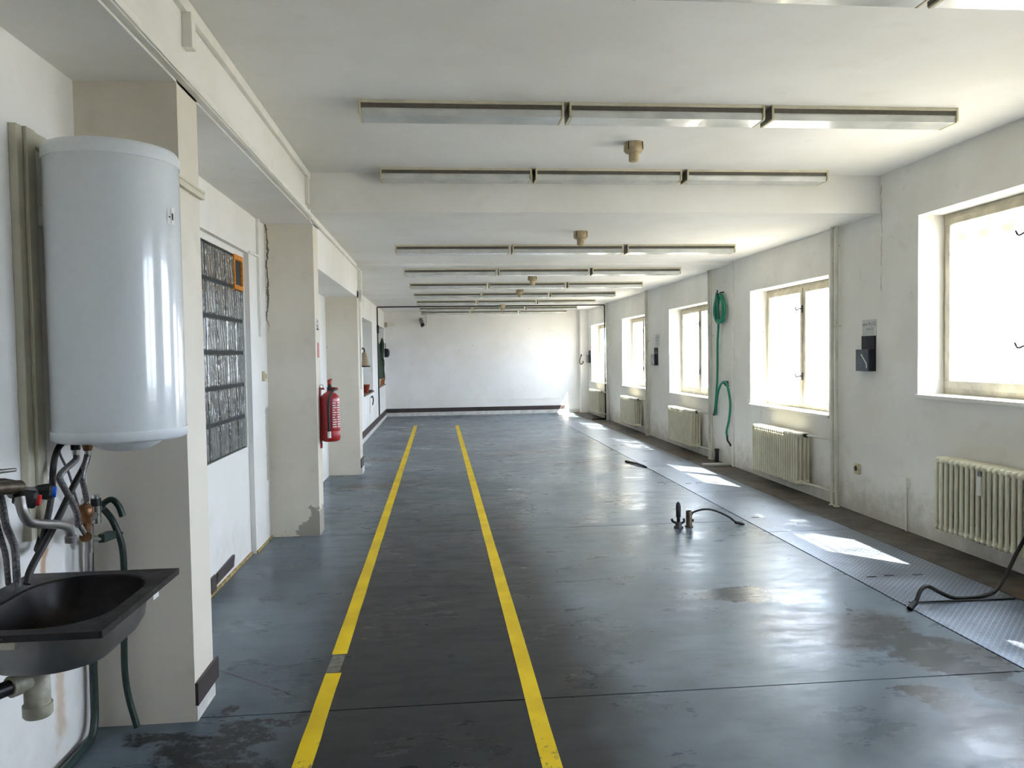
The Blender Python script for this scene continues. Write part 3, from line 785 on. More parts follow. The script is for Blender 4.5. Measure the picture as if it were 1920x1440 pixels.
tag(box(3.80, 4.18, 10.88, 10.99, .004, .030).obj('floor_board', M['grey_panel'], None, .004), 'thin pale board lying on the floor below the green hose', 'board')

# ------------------------------------------------------------------ fittings on the floor
t = thing('floor_valve', (2.216, 7.07, 0), 'upright dark air fitting with a pointed tip on the floor', 'valve')
MB().lathe([(.045, 0), (.045, .012), (.030, .02), (.030, .055), (.022, .06)], (2.216, 7.07, .001), n=16).obj('base', M['dark_metal'], t)
MB().tube([(2.19, 7.06, .05), (2.15, 7.05, .075), (2.145, 7.05, .095)], .012, 8).obj('side_lever', M['dark_metal'], t)
MB().tube([(2.24, 7.07, .04), (2.27, 7.07, .06), (2.268, 7.07, .09)], .012, 8).obj('side_lever', M['dark_metal'], t)
MB().lathe([(.016, .055), (.016, .10), (.022, .105), (.024, .20), (.018, .235), (.006, .25)], (2.216, 7.07, 0), n=16).obj('nozzle', M['dark_metal'], t)
t = thing('floor_socket', (2.328, 7.10, 0), 'dark upright pipe socket on the floor with a black cable', 'socket')
MB().lathe([(.040, 0), (.040, .01), (.029, .014), (.029, .150), (.025, .153), (.025, .12)], (2.328, 7.10, .001), n=18).obj('sleeve', M['bronze'], t)
MB().box(2.352, 2.372, 7.09, 7.11, .05, .075).obj('clip', M['dark_metal'], t)
MB().tube(spline([(2.352, 7.10, .115), (2.375, 7.10, .141), (2.475, 7.10, .163), (2.579, 7.10, .149), (2.71, 7.10, .088), (2.80, 7.10, .02), (2.87, 7.10, .008)], 5), .010, 8).obj('cable', M['rubber'], t)
MB().tube([(2.78, 7.10, .03), (2.85, 7.10, .013)], .016, 8).obj('plug', M['rubber'], t)
t = thing('black_cable', (2.95, 4.60, 0), 'thick black cable rising from the cover plates past the nearest radiator', 'cable')
cp = [(2.935, 4.585, .012), (2.99, 4.61, .045), (3.04, 4.64, .105), (3.10, 4.66, .125), (3.20, 4.69, .075), (3.30, 4.70, .03), (3.42, 4.72, .016), (3.55, 4.74, .018), (3.66, 4.77, .045), (3.76, 4.80, .15), (3.85, 4.80, .32), (3.93, 4.74, .52), (3.94, 4.60, .66), (3.97, 4.45, .72), (4.19, 4.40, .74)]
MB().tube(spline(cp, 6), .013, 10).obj('cable', M['rubber'], t)
MB().tube([(2.925, 4.575, .012), (2.98, 4.605, .040)], .019, 10).obj('plug', M['rubber'], t)
MB().box(XR - .05, XR, 4.35, 4.45, .69, .79).obj('wall_outlet', M['trunk'], t, .006)
tag(MB().tube(spline([(3.00, 4.70, .012), (3.2, 4.695, .011), (3.45, 4.685, .012), (3.72, 4.68, .012)], 5), .006, 6).obj('floor_cable', M['rubber']), 'thin dark cord lying straight across the cover plates', 'cord')
tag(MB().tube(spline([(2.80, 11.55, .014), (2.84, 11.42, .016), (2.88, 11.22, .02), (2.93, 11.0, .016), (2.945, 10.9, .012)], 5), [.016 if i < 18 else .012 for i in range(21)], 8).obj('floor_cable', M['rubber']), 'short black cord lying at the edge of the cover plates far off', 'cord')

# ------------------------------------------------------------------ glass block window
gb = bpy.data.objects.new('window_9', None); COL.objects.link(gb); gb.location = (XL - .05, 6.0, .92)
tag(gb, 'dark glass block window in the left recess', None, None, 'structure')
box(XL - .11, XL - .055, 5.37, 6.668, .918, 2.496).obj('mortar', M['mortar'], gb)
cw, rh = (6.668 - 5.37) / 5, (2.496 - .918) / 6
def pillow(y0, y1, z0, z1, x, d, e=.011):
    m = MB()
    a = [(x - .02, y0, z0), (x - .02, y1, z0), (x - .02, y1, z1), (x - .02, y0, z1)]
    b_ = [(x + d * .6, y0, z0), (x + d * .6, y1, z0), (x + d * .6, y1, z1), (x + d * .6, y0, z1)]
    c_ = [(x + d, y0 + e, z0 + e), (x + d, y1 - e, z0 + e), (x + d, y1 - e, z1 - e), (x + d, y0 + e, z1 - e)]
    return m.loft([a, b_, c_], False)
blk = None
for i in range(5):
    for j in range(6):
        y0 = 5.37 + cw * i; z0 = .918 + rh * j
        if i == 4 and j == 5: continue
        if blk is None:
            blk = pillow(y0 + .011, y0 + cw - .011, z0 + .014, z0 + rh - .014, XL - .058, .012).obj('glass_block', M['block'], gb)
            b0 = (y0, z0)
        else:
            d = blk.copy(); COL.objects.link(d); d.parent = gb; d.location = (0, y0 - b0[0], z0 - b0[1])
y0, z0 = 5.37 + cw * 4, .918 + rh * 5
box(XL - .075, XL - .060, y0 + .03, y0 + cw - .03, z0 + .03, z0 + rh - .03).obj('vent_pane', M['tan'], gb)
m = MB()
for a in ((y0 - .012, y0 + cw + .004, z0 + rh - .035, z0 + rh + .008), (y0 - .012, y0 + cw + .004, z0 - .012, z0 + .026), (y0 - .012, y0 + .018, z0 + .026, z0 + rh - .035), (y0 + cw - .026, y0 + cw + .004, z0 + .026, z0 + rh - .035)):
    m.box(XL - .062, XL - .038, *a)
m.obj('foam_edging', M['orange'], gb, .006)

# ------------------------------------------------------------------ trunking on the left
def run(name, pts_boxes, mat, lab, bev=.004):
    t = thing(name, tuple(pts_boxes[0][i] for i in (0, 2, 4)), lab, 'trunking', 'cable trunking on the left side')
    for i, a in enumerate(pts_boxes): box(*a).obj('duct' if i == 0 else 'branch', mat, t, bev)
    return t
run('cable_trunking', [(XP, XP + .035, YB + .1, 7.0, 2.895, 2.945), (XP + .035, XP + .045, YB + .1, 7.0, 2.900, 2.912), (XP, XP + .03, 6.97, 7.02, 2.86, 2.97)], M['trunk'], 'long trunking along the lower edge of the near beam')
run('cable_trunking', [(XP, XP + .03, YB + .1, 7.05, 3.235, 3.298), (XP, XP + .045, 3.70, 3.76, 3.08, 3.24), (XP, XP + .03, 6.93, 6.99, 3.00, 3.235)], M['trunk'], 'white trunking tight under the raised ceiling with short drops')
run('cable_trunking', [(XP, XP + .03, 7.06, 11.30, 2.90, 2.95), (XP, XP + .05, 11.22, 11.32, 2.46, 2.90), (XP, XP + .025, 11.30, 11.36, 1.20, 2.46)], M['trunk'], 'trunking under the low ceiling, dropping down the third pillar')
run('cable_trunking', [(XL, XL + .03, 3.062, 3.172, .975, 2.545), (XL + .03, XL + .045, 3.105, 3.172, .975, 2.545), (XL, XL + .035, 3.172, 3.60, 2.49, 2.545)], M['trunk_beige'], 'beige trunking on the wall behind the water heater')
run('cable_trunking', [(XP, XP + .022, 3.52, 3.90, 2.425, 2.462), (XP, XP + .026, 3.52, 3.90, 2.452, 2.466)], M['trunk_beige'], 'short beige trunking across the front of the near pillar', .002)
run('cable_trunking', [(XL, XL + .025, 6.99, 7.03, 1.85, 2.885), (XL, XL + .02, 6.70, 6.99, 2.545, 2.565)], M['trunk'], 'thin vertical trunking beside the glass block window')
t = thing('wall_socket', (XL, 7.11, 1.46), 'small yellowed switch on the strip right of the glass blocks', 'switch')
box(XL, XL + .03, 7.07, 7.15, 1.455, 1.545).obj('plate', M['cream_cap'], t, .006)
box(XL + .03, XL + .038, 7.09, 7.13, 1.475, 1.525).obj('rocker', M['cream'], t, .002)
tag(MB().tube([(XL - .02, 5.36, 2.135), (XL + .06, 5.20, 2.118)], .004, 6).obj('bent_wire', M['dark_metal']), 'short bent wire sticking out at the edge of the glass blocks', 'wire')
t = thing('wall_conduit', (XF, 16.9, .3), 'small grey cable stub low on the far left wall under the first niche', 'conduit')
MB().tube(spline([(XF + .012, 17.2, .78), (XF + .02, 17.4, .80), (XF + .02, 17.6, .70), (XF + .012, 17.5, .60)], 4), .014, 6).obj('cable', M['dark_metal'], t)
MB().tube([(XF + .01, 16.9, .45), (XF + .01, 16.9, .80)], .012, 6).obj('conduit', M['trunk'], t)

# ------------------------------------------------------------------ water heater
HX, HY, HR = -1.280, 3.236, .2445
t = thing('water_heater', (HX, HY, 1.345), 'large white cylindrical electric water heater on the wall', 'water heater')
MB().lathe([(HR, 1.385), (HR, 2.425)], (HX, HY, 0), n=64).obj('tank', M['white_enamel'], t)
MB().lathe([(HR + .003, 2.425), (HR + .003, 2.462), (HR - .006, 2.480), (HR - .05, 2.492), (0, 2.50)], (HX, HY, 0), n=64).obj('top_cap', M['white_cap'], t)
MB().lathe([(0, 1.338), (HR - .05, 1.338), (HR - .012, 1.342), (HR + .003, 1.352), (HR + .003, 1.385)], (HX, HY, 0), n=64).obj('bottom_cap', M['white_cap'], t)
MB().lathe([(.0, 1.292), (.05, 1.294), (.09, 1.302), (.125, 1.322), (.135, 1.339)], (HX + .02, HY, 0), n=40).obj('thermostat_cover', M['white_cap'], t)
for zb in (2.185,):
    bb = MB().box(XL, XL + .06, 3.175, 3.32, zb, zb + .07).obj('bracket', M['white_cap'], t, .003)
    MB().tube([(XL + .06, 3.20, zb + .045), (XL + .08, 3.20, zb + .045)], .009, 6).obj('bolt', M['dark_metal'], bb)
# rating label on the side of the tank
a0, a1 = math.radians(-19), math.radians(-8)
vs = []
for i in range(7):
    a = a0 + (a1 - a0) * i / 6
    vs += [(HX + (HR + .001) * math.cos(a), HY + (HR + .001) * math.sin(a), z) for z in (2.188, 2.255)]
lb = MB().add(vs, [(2 * i, 2 * i + 2, 2 * i + 3, 2 * i + 1) for i in range(6)]).obj('rating_label', M['label_white'], t)
def on_tank(a, z, r=.0018): return (HX + (HR + r) * math.cos(a), HY + (HR + r) * math.sin(a), z)
for aa, z0, z1, wd in ((math.radians(-16.4), 2.212, 2.218, .02), (math.radians(-11.5), 2.205, 2.232, .022), (math.radians(-14.2), 2.19, 2.253, .004)):
    MB().add([on_tank(aa - wd, z0), on_tank(aa + wd, z0), on_tank(aa + wd, z1), on_tank(aa - wd, z1)], [(0, 1, 2, 3)]).obj('print', M['ink'], lb)
MB().lathe([(.018, 0), (.018, -.045)], (-1.46, 3.242, 1.345), n=12).obj('inlet', M['black'], t)
MB().lathe([(.014, -.045), (.014, -.065)], (-1.46, 3.242, 1.345), n=12).obj('nut', M['chrome'], t)
MB().lathe([(.022, 0), (.022, -.04), (.016, -.06)], (-1.455, 3.335, 1.345), n=12).obj('outlet', M['brass'], t)
MB().lathe([(.013, -.06), (.013, -.08)], (-1.455, 3.335, 1.345), n=12).obj('nut', M['chrome'], t)

def line(name, pts, r, mat, lab, cat, n=10, k=6):
    return tag(MB().tube(spline(pts, k), r, n).obj(name, mat), lab, cat)
line('power_cable', [(-1.44, 3.30, 1.345), (-1.47, 3.27, 1.333), (-1.5, 3.22, 1.33), (-1.5, 3.161, 1.288), (-1.5, 3.136, 1.223), (-1.5, 3.127, 1.162), (-1.5, 3.096, 1.083), (-1.5, 3.055, 1.01), (-1.5, 3.028, .962), (-1.53, 3.06, .945), (-1.545, 3.11, .962), (-1.545, 3.117, .985)], .012, M['rubber'], 'black cable looping from the heater into the beige trunking', 'cable')
line('drain_tube', [(-1.455, 3.335, 1.27), (-1.465, 3.32, 1.222), (-1.47, 3.211, 1.138), (-1.47, 3.061, 1.024), (-1.47, 2.90, .920), (-1.47, 2.86, .868)], .013, M['rubber'], 'straight black tube slanting down from the heater to the sink', 'tube')
line('flexible_hose', [(-1.46, 3.242, 1.285), (-1.46, 3.239, 1.26), (-1.46, 3.135, 1.23), (-1.46, 3.103, 1.208), (-1.46, 3.13, 1.171), (-1.46, 3.186, 1.108), (-1.46, 3.231, 1.046), (-1.465, 3.25, .995)], .0125, M['hose_grey'], 'grey braided hose curving from the heater inlet to the brass valve', 'hose')
line('flexible_hose', [(-1.455, 3.335, 1.27), (-1.46, 3.30, 1.206), (-1.46, 3.29, 1.171), (-1.465, 3.315, 1.13), (-1.475, 3.355, 1.075)], .0115, M['hose_grey'], 'grey braided hose from the heater outlet to the top of the brass valve', 'hose')
line('thin_wire', [(-1.50, 3.20, 1.345), (-1.53, 3.26, 1.285), (-1.53, 3.329, 1.195), (-1.53, 3.382, 1.083), (-1.53, 3.412, 1.03)], .005, M['hose_grey'], 'thin grey wire crossing behind the hoses under the heater', 'wire')
line('thin_wire', [(-1.55, 3.115, 1.30), (-1.55, 3.19, 1.20), (-1.56, 3.21, 1.10), (-1.56, 3.17, 1.02), (-1.545, 3.15, .98)], .004, M['hose_grey'], 'thin grey wire hanging beside the beige trunking', 'wire')

# mixer tap on the wall
t = thing('mixer_tap', (-1.50, 2.82, 1.19), 'wall mixer tap with black red and blue knobs and a long swivel spout', 'tap')
MB().tube([(-1.58, 2.80, 1.235), (-1.50, 2.80, 1.235), (-1.455, 2.81, 1.222)], .021, 12).obj('body', M['bronze'], t)
MB().tube([(-1.50, 2.66, 1.238), (-1.47, 2.74, 1.232), (-1.455, 2.81, 1.222)], .024, 12).obj('inlet_body', M['bronze'], t)
MB().tube([(-1.47, 2.79, 1.208), (-1.455, 2.85, 1.195), (-1.45, 2.905, 1.188)], [.022, .021, .016], 12).obj('valve_body', M['steel'], t)
MB().tube([(-1.45, 2.82, 1.175), (-1.44, 2.78, 1.172)], .019, 12).obj('valve_body', M['chrome'], t)
k1 = MB().tube([(-1.463, 2.905, 1.188), (-1.447, 2.911, 1.187), (-1.412, 2.925, 1.184), (-1.403, 2.928, 1.183)], [.015, .025, .031, .026], 10, True, False).obj('knob', M['black'], t)
MB().tube([(-1.404, 2.928, 1.183), (-1.393, 2.932, 1.182)], .020, 12).obj('blue_mark', M['blue'], k1)
k2 = MB().tube([(-1.468, 2.795, 1.190), (-1.450, 2.800, 1.186), (-1.410, 2.812, 1.176), (-1.402, 2.815, 1.174)], [.022, .030, .032, .026], 10, True, False).obj('knob', M['black'], t)
MB().tube([(-1.403, 2.815, 1.174), (-1.392, 2.818, 1.172)], .020, 12).obj('red_mark', M['red_cap'], k2)
MB().tube(spline([(-1.43, 2.76, 1.195), (-1.42, 2.754, 1.149), (-1.42, 2.785, 1.108), (-1.42, 2.843, 1.086), (-1.42, 2.974, 1.055), (-1.42, 3.05, 1.031), (-1.42, 3.081, 1.001), (-1.42, 3.086, .972)], 6), .0165, 12).obj('spout', M['steel'], t)
MB().tube([(-1.42, 3.085, .985), (-1.42, 3.087, .962)], .021, 12).obj('aerator', M['steel'], t)
MB().tube([(-1.50, 2.66, 1.292), (-1.47, 2.815, 1.282)], [.009, .007], 8).obj('lever', M['steel'], t)
MB().tube([(-1.50, 2.68, 1.232), (-1.50, 2.67, 1.29)], .012, 8).obj('lever_stem', M['bronze'], t)
line('supply_pipe', [(-1.52, 2.80, 1.215), (-1.52, 2.82, 1.165), (-1.52, 2.841, 1.08), (-1.52, 2.886, .998), (-1.52, 2.893, .907), (-1.52, 2.893, .850)], .0125, M['hose_grey'], 'grey supply hose from the mixer tap down behind the sink rim', 'hose')
line('supply_pipe', [(-1.55, 2.79, 1.19), (-1.55, 2.83, 1.117), (-1.55, 2.86, 1.035), (-1.55, 2.885, .963), (-1.55, 2.895, .86)], .010, M['hose_grey'], 'thinner grey supply hose against the wall beside the mixer tap', 'hose')

# brass safety valve with shut off, and the hoses it feeds
t = thing('brass_valve', (-1.50, 3.39, .93), 'brass safety valve with black cap and lever on the wall by the pillar', 'valve')
MB().lathe([(.017, .0), (.022, .01), (.022, .045), (.030, .05), (.030, .085), (.024, .09), (.018, .10)], (-1.49, 3.375, .955), n=14).obj('body', M['brass'], t)
MB().tube([(-1.49, 3.375, 1.055), (-1.485, 3.36, 1.078)], .014, 8).obj('top_nut', M['chrome'], t)
MB().tube([(-1.49, 3.38, .97), (-1.47, 3.33, .95), (-1.455, 3.29, .935)], [.018, .019, .024], 10).obj('side_branch', M['brass'], t)
MB().tube([(-1.465, 3.25, .995), (-1.462, 3.285, .955)], .016, 8).obj('hose_nut', M['chrome'], t)
MB().tube([(-1.49, 3.39, .98), (-1.49, 3.47, .995)], .016, 8).obj('crossbar', M['steel'], t)
MB().tube([(-1.49, 3.475, .955), (-1.49, 3.475, 1.03)], .020, 10).obj('riser', M['chrome'], t)
MB().tube([(-1.49, 3.475, 1.03), (-1.49, 3.475, 1.062)], .021, 10).obj('cap', M['black'], t)
MB().tube([(-1.49, 3.475, 1.062), (-1.49, 3.475, 1.078)], .015, 10).obj('cap_button', M['chrome'], t)
MB().tube([(-1.49, 3.475, 1.012), (-1.49, 3.52, 1.012)], .013, 8).obj('hose_barb', M['steel'], t)
MB().tube([(-1.50, 3.42, .955), (-1.50, 3.425, .84)], .017, 8).obj('lower_body', M['steel'], t)
MB().tube([(-1.50, 3.425, .90), (-1.48, 3.48, .885)], .013, 8).obj('lever_stem', M['chrome'], t)
MB().loft([[(-1.485, 3.475, .868), (-1.46, 3.475, .868), (-1.46, 3.475, .905), (-1.485, 3.475, .905)], [(-1.47, 3.53, .872), (-1.435, 3.53, .872), (-1.435, 3.53, .907), (-1.47, 3.53, .907)], [(-1.43, 3.56, .886), (-1.415, 3.56, .886), (-1.415, 3.56, .893), (-1.43, 3.56, .893)]], False).obj('lever', M['green_dark'], t)
line('green_drain_hose', [(-1.49, 3.52, 1.008), (-1.478, 3.525, 1.031), (-1.446, 3.53, 1.045), (-1.418, 3.53, 1.015), (-1.403, 3.53, .969)], .0135, M['green_dark'], 'short dark green hose end arching over beside the brass valve', 'hose')
line('green_drain_hose', [(-1.495, 3.535, 1.010), (-1.487, 3.545, .999), (-1.457, 3.545, .958), (-1.434, 3.545, .902), (-1.418, 3.55, .833), (-1.413, 3.55, .728), (-1.417, 3.55, .582), (-1.424, 3.55, .371), (-1.423, 3.55, .251), (-1.41, 3.55, .144), (-1.375, 3.54, .018)], .0145, M['green_dark'], 'long dark green hose running down the pillar side to the floor', 'hose')
line('wall_pipe', [(-1.505, 3.425, .85), (-1.51, 3.425, .70), (-1.515, 3.43, .55), (-1.52, 3.43, .36)], .016, M['steel'], 'grey water pipe dropping from the brass valve behind the sink', 'pipe', 10, 4)
line('wall_pipe', [(-1.535, 3.51, .95), (-1.54, 3.51, .749), (-1.54, 3.513, .549), (-1.54, 3.509, .304), (-1.535, 3.495, .10), (-1.53, 3.45, .028), (-1.53, 3.38, .018), (-1.53, 3.24, .018), (-1.52, 3.0, .018)], .017, M['green_dark'], 'dark pipe down the wall corner and along the floor below the sink', 'pipe', 10, 6)

# ------------------------------------------------------------------ sink
SX0, SX1, SY0, SY1, SZ = XL, -1.022, 2.392, 3.09, .845
t = thing('sink', (-1.30, 2.74, SZ), 'dirty dark steel wall sink under the water heater', 'sink')
inn = rrect(SX0 + .10, SX1 - .055, SY0 + .055, SY1 - .06, .17, SZ, 8)
out = rrect(SX0 + .001, SX1, SY0, SY1, .008, SZ, 8)
lo = [(x, y, SZ - .022) for x, y, z in out]
lo2 = [(x + (.006 if x < -1.3 else -.006), y + (.006 if y < 2.7 else -.006), SZ - .022) for x, y, z in out]
iz = lambda d, r, z: rrect(SX0 + .10 + d, SX1 - .055 - d, SY0 + .055 + d, SY1 - .06 - d, r, z, 8)
rim = MB().loft([lo2, lo, out, [(a[0], a[1], SZ) for a in iz(-.006, .176, 0)], iz(.0, .17, SZ - .006)], False, False, False).obj('rim', M['sink_in'], t)
MB().loft([iz(.0, .17, SZ - .006), iz(.006, .165, SZ - .04), iz(.018, .155, SZ - .11), iz(.04, .14, SZ - .148), iz(.085, .10, SZ - .163), iz(.15, .03, SZ - .166)], True, False, True).obj('bowl', M['sink_in'], t)
io = lambda d, r, z: rrect(SX0 + .09 + d, SX1 - .045 - d, SY0 + .045 + d, SY1 - .05 - d, r, z, 8)
MB().loft([io(0, .18, SZ - .020), io(.004, .175, SZ - .05), io(.014, .165, SZ - .115), io(.038, .15, SZ - .156), io(.085, .11, SZ - .174), io(.15, .035, SZ - .178)], True, False, True).obj('basin_underside', M['sink_out'], t)
box(SX0 + .02, SX1 - .25, SY0 + .004, SY0 + .02, SZ - .045, SZ - .022).obj('support_strip', M['pvc'], t)
MB().box(SX1 - .0475, SX1 - .0435, 2.93, 2.985, SZ - .075, SZ - .028).obj('sticker', M['label_white'], t)
MB().lathe([(.036, 0), (.036, .003), (.02, .004)], (-1.33, 2.70, SZ - .166), n=16).obj('drain_strainer', M['steel'], t)
t = thing('sink_trap', (-1.36, 2.685, .46), 'stained white plastic bottle trap under the sink', 'drain trap')
MB().lathe([(.030, .668), (.030, .628), (.040, .626), (.040, .50)], (-1.36, 2.685, 0), n=20).obj('body', M['pvc'], t)
MB().lathe([(.046, .512), (.046, .478), (.040, .470), (.0, .468)], (-1.36, 2.685, 0), n=20).obj('cup', M['pvc'], t)
MB().tube([(-1.36, 2.685, .60), (-1.38, 2.65, .602), (-1.392, 2.63, .602)], .030, 12).obj('outlet', M['pvc'], t)
MB().tube([(-1.388, 2.637, .602), (-1.405, 2.608, .602)], .035, 12).obj('nut', M['pvc'], t)
MB().tube([(-1.403, 2.612, .602), (-1.585, 2.33, .60)], .025, 12).obj('waste_pipe', M['black'], t)

# ------------------------------------------------------------------ fire extinguisher and signs on the second pillar
ex, ey = -1.045, 7.475
t = thing('fire_extinguisher', (ex, ey, .87), 'red fire extinguisher hanging on the second pillar', 'fire extinguisher')
MB().lathe([(.086, .935), (.088, .95), (.088, 1.265), (.080, 1.295), (.055, 1.32), (.030, 1.332), (.026, 1.345)], (ex, ey, 0), n=28).obj('cylinder', M['red'], t)
MB().lathe([(.0, .862), (.06, .862), (.084, .872), (.092, .90), (.092, .962), (.088, .968)], (ex, ey, 0), n=28).obj('base_cup', M['red_base'], t)
v = MB().lathe([(.026, 1.34), (.026, 1.375), (.018, 1.385), (.018, 1.41)], (ex, ey, 0), n=16).obj('valve', M['dark_metal'], t)
MB().loft([[(ex - .012, ey - .04, 1.405), (ex + .012, ey - .04, 1.405), (ex + .012, ey - .04, 1.425), (ex - .012, ey - .04, 1.425)], [(ex - .012, ey + .10, 1.435), (ex + .012, ey + .10, 1.435), (ex + .012, ey + .10, 1.455), (ex - .012, ey + .10, 1.455)]], False).obj('lever', M['red_base'], v)
MB().lathe([(.018, 1.40), (.018, 1.445), (.014, 1.45)], (ex, ey, 0), n=12).obj('neck', M['red_base'], v)
MB().tube([(ex + .02, ey, 1.365), (ex + .075, ey - .02, 1.36)], .014, 8).obj('hose_joint', M['red_base'], v)
ring = [(ex - .075 + .018 * math.cos(a), ey - .02, 1.385 + .018 * math.sin(a)) for a in [2 * math.pi * i / 14 for i in range(15)]]
MB().tube(ring, .004, 6, False).obj('safety_pin', M['chrome'], v)
MB().tube(spline([(ex + .06, ey - .03, 1.36), (ex + .03, ey - .085, 1.33), (ex + .005, ey - .102, 1.25), (ex + .0, ey - .104, 1.05), (ex + .0, ey - .104, .92)], 5), .013, 8).obj('hose', M['dark_metal'], t)
MB().tube([(ex + .002, ey - .105, .965), (ex + .002, ey - .105, .905)], .017, 8).obj('nozzle', M['label_white'], t)
vs = []
for i in range(11):
    a = math.radians(-75 + 95 * i / 10)
    vs += [(ex + .0893 * math.cos(a), ey + .0893 * math.sin(a), z) for z in (.985, 1.245)]
lab_ = MB().add(vs, [(2 * i, 2 * i + 2, 2 * i + 3, 2 * i + 1) for i in range(10)], True).obj('instruction_label', M['red_base'], t)
def on_cyl(a, z): return (ex + .0898 * math.cos(a), ey + .0898 * math.sin(a), z)
for j in range(11):
    z = 1.235 - j * .0225
    for a_, b__ in ((-68, -40), (-34, 10)):
        a1_, b1_ = math.radians(a_), math.radians(b__ - random.randint(0, 14))
        st = [a1_ + (b1_ - a1_) * i / 4 for i in range(5)]
        MB().add([p for a in st for p in (on_cyl(a, z), on_cyl(a, z - .009))], [(2 * i, 2 * i + 2, 2 * i + 3, 2 * i + 1) for i in range(4)]).obj('printed_line', M['label_white'], lab_)
m = MB().box(XP, XP + .014, ey - .03, ey + .03, .80, 1.38).box(XP + .014, ex - .05, ey - .012, ey + .012, 1.355, 1.372)
m.obj('wall_bracket', M['red'], t, .002)
t = thing('sign_plate', (XP, 7.43, 1.92), 'small grey pictogram plate on the second pillar above the red sign', 'sign')
box(XP, XP + .004, 7.37, 7.49, 1.915, 2.03).obj('plate', M['paper'], t)
box(XP + .004, XP + .006, 7.375, 7.485, 1.92, 1.932).obj('dark_band', M['ink'], t)
MB().box(XP + .004, XP + .006, 7.405, 7.44, 1.932, 1.972).box(XP + .004, XP + .006, 7.41, 7.432, 1.985, 2.012).obj('pictogram', M['bronze'], t)
t = thing('sign_plate', (XP, 7.44, 1.66), 'narrow faded red sign above the fire extinguisher', 'sign')
M['faded_red'] = plain('faded_red_print', (.55, .12, .14), .6, var=.08)
box(XP, XP + .003, 7.405, 7.485, 1.66, 1.80).obj('plate', M['faded_red'], t)
box(XP, XP + .0035, 7.405, 7.485, 1.635, 1.66).obj('white_strip', M['label_white'], t)

# ------------------------------------------------------------------ bell, niches, far end
t = thing('wall_bell', (-1.09, 11.38, 1.52), 'tan bell shaped lamp hanging at the third pillar', 'bell')
MB().lathe([(.018, 1.735), (.030, 1.725), (.040, 1.70), (.060, 1.60), (.082, 1.535), (.082, 1.525), (.074, 1.525), (.05, 1.60), (.0, 1.70)], (-1.085, 11.38, 0), n=24).obj('bell', M['tan'], t)
MB().lathe([(.0825, 1.54), (.086, 1.528), (.082, 1.518), (.075, 1.522)], (-1.085, 11.38, 0), n=24).obj('rim', M['bronze'], t)
MB().tube(spline([(XP, 11.38, 1.73), (-1.11, 11.38, 1.79), (-1.085, 11.38, 1.775), (-1.085, 11.38, 1.73)], 5), .010, 8).obj('hanger', M['black'], t)
t = thing('red_pot', (XF - .09, 17.0, .907), 'small red pot on the sill of the first far niche', 'pot')
MB().lathe([(.055, 0), (.085, .15), (.092, .15), (.092, .175), (.08, .175), (.07, .12), (0, .12)], (XF - .06, 16.72, .907), n=18).obj('pot', M['red_pot'], t)
MB().lathe([(.0, .128), (.07, .125)], (XF - .06, 16.72, .907), n=18).obj('soil', M['wood'], t)
tag(box(XF - .12, XF - .02, 17.25, 17.75, .9075, .93).obj('dark_tray', M['dark_metal'], None, .003), 'low dark tray beside the red pot in the niche', 'tray')
def cactus(y, x, stems, potmat, lab):
    t = thing('potted_cactus', (x, y, .927), lab, 'plant', 'potted cacti in the far niche')
    MB().lathe([(.06, 0), (.085, .15), (.095, .15), (.095, .18), (.08, .18), (.07, .14), (0, .14)], (x, y, .927), n=16).obj('pot', M[potmat], t)
    MB().lathe([(0, .152), (.072, .148)], (x, y, .927), n=16).obj('soil', M['wood'], t)
    for dy, dx, h, r, ln in stems:
        n = 10; rings = []
        for i in range(8):
            f = i / 7; cx, cy = x + dx + ln * .05 * f, y + dy + ln * f * f
            k_ = r * (1 + .12 * math.sin(f * 9 + dy * 30)) * (1 if i < 7 else .25)
            rings.append([(cx + k_ * (1 + .22 * (-1) ** j) * math.cos(2 * math.pi * j / n), cy + k_ * (1 + .22 * (-1) ** j) * math.sin(2 * math.pi * j / n), .927 + .14 + h * f) for j in range(n)])
        MB().loft(rings).obj('stem', M['plant'], t)
cactus(19.95, XF - .06, [(0, 0, 1.05, .055, .0), (.05, .03, .8, .045, .12), (-.04, .02, .5, .04, -.1)], 'yellow_pot', 'tall dark cactus in a yellow pot, nearest in the far niche')
cactus(20.55, XF - .05, [(0, 0, .55, .05, .05), (.04, .02, .42, .04, .1)], 'terracotta', 'short cactus in a terracotta pot, middle of the far niche')
cactus(21.15, XF - .04, [(0, 0, 1.12, .05, .18), (.03, .03, .6, .04, -.08)], 'terracotta', 'tall slim cactus in a terracotta pot, deepest in the far niche')
t = thing('wall_telephone', (XF + .05, 21.75, 1.70), 'black wall telephone in the far left corner', 'telephone')
box(XF, XF + .10, 21.70, 21.84, 1.66, 1.90).obj('body', M['black'], t, .008)
MB().tube([(XF + .115, 21.72, 1.69), (XF + .125, 21.72, 1.78), (XF + .115, 21.72, 1.87)], .018, 8).obj('handset', M['black'], t)
MB().tube([(XF + .03, 21.75, 1.90), (XF + .03, 21.75, 2.05)], .010, 6).obj('cable', M['black'], t)
t = thing('security_camera', (-.47, 21.7, 2.6), 'grey security camera on the end wall', 'camera')
MB().lathe([(.0, 0), (.035, .0), (.035, .02)], (-.47, YE - .02, 2.66), 'y', 12).obj('base', M['grey_panel'], t)
MB().tube(spline([(-.47, YE - .02, 2.66), (-.47, YE - .10, 2.67), (-.465, YE - .16, 2.62)], 4), .016, 8).obj('arm', M['grey_panel'], t)
MB().tube([(-.50, YE - .08, 2.70), (-.45, YE - .30, 2.545)], .058, 14).obj('housing', M['steel'], t)
MB().tube([(-.45, YE - .295, 2.55), (-.447, YE - .315, 2.538)], .050, 14).obj('lens', M['black'], t)
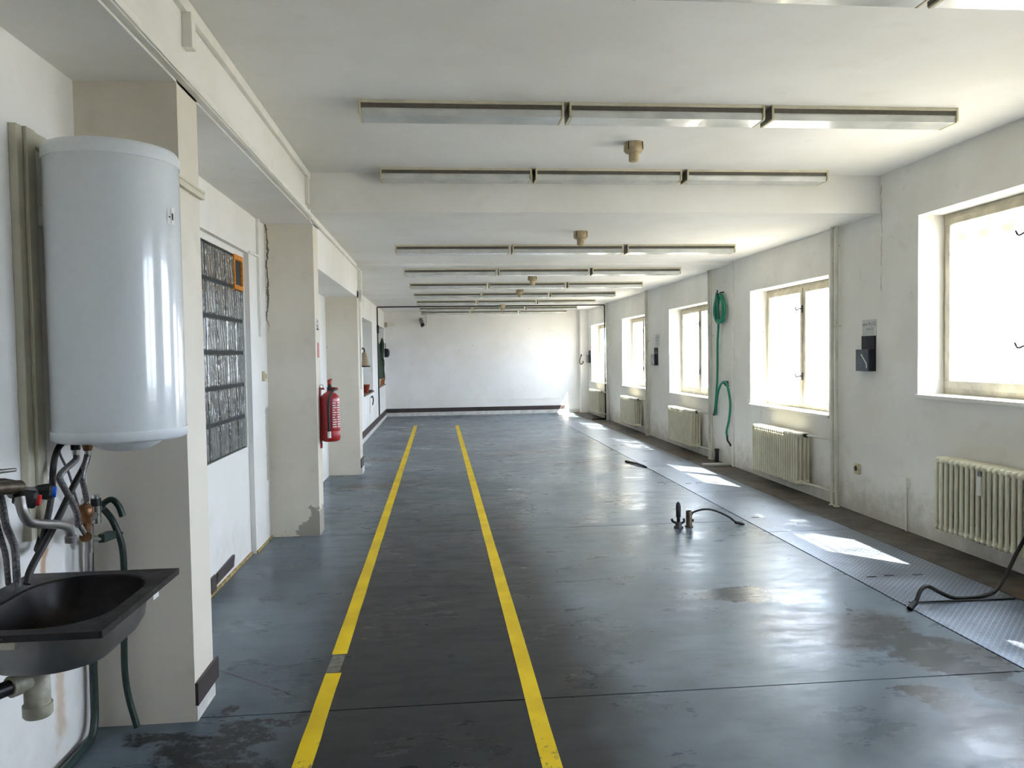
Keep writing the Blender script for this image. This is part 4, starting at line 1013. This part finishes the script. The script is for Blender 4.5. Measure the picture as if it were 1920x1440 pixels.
MB().tube([(-.47, YE - .17, 2.56), (-.468, YE - .20, 2.49)], .028, 10).obj('joint', M['dark_metal'], t)
tag(MB().tube(spline([(-.33, YE - .015, 2.90), (-.325, YE - .015, 2.62), (-.34, YE - .02, 2.53), (-.40, YE - .03, 2.50), (-.43, YE - .05, 2.53)], 5), .014, 6).obj('camera_conduit', M['trunk']), 'pale conduit curving from the ceiling to the security camera', 'conduit')
t = thing('alarm_box', (-1.27, YE, 2.52), 'small pale alarm box with a short bar on the end wall', 'alarm')
box(-1.24, -1.15, YE - .05, YE, 2.51, 2.61).obj('box', M['trunk'], t, .006)
box(-1.44, -1.24, YE - .02, YE, 2.54, 2.57).obj('bar', M['trunk'], t)
box(-1.50, -1.44, YE - .05, YE, 2.50, 2.63).obj('sensor', M['tan'], t, .006)
t = thing('wall_hook', (3.96, 21.60, 1.5), 'small dark hanging loop on the far right pilaster', 'hook')
MB().tube(spline([(3.99, 21.61, 1.62), (3.99, 21.585, 1.64), (3.96, 21.58, 1.55), (3.935, 21.58, 1.44), (3.98, 21.58, 1.38), (4.04, 21.58, 1.42), (4.03, 21.58, 1.47)], 5), .014, 6).obj('loop', M['bronze'], t)
MB().box(3.98, 4.01, 21.60, 21.62, 1.60, 1.66).obj('plate', M['bronze'], t)

# black conduit framing the last bay
yc = 19.28
t = thing('black_conduit', (1.3, yc, Z3 - .03), 'black conduit running down both walls and across the ceiling near the end', 'conduit')
MB().tube([(XF + .018, yc, Z3 - .022), (4.17, yc, Z3 - .022)], .016, 8).obj('ceiling_run', M['black'], t)
MB().tube([(XF + .018, yc, .22), (XF + .018, yc, Z3 - .022)], .016, 8).obj('left_drop', M['black'], t)
MB().tube([(4.17, yc, .01), (4.17, yc, Z3 - .022)], .016, 8).obj('right_drop', M['black'], t)
MB().tube(spline([(4.17, yc, .03), (4.10, yc - .05, .02), (3.95, yc - .1, .018), (3.80, yc - .12, .018)], 4), .014, 8).obj('floor_lead', M['black'], t)
box(1.50, 1.64, yc - .05, yc + .03, Z3 - .075, Z3).obj('junction', M['grey_panel'], t, .005)
MB().box(XF, XF + .05, yc - .06, yc + .06, 2.25, 2.45).obj('left_box', M['black'], t, .004)
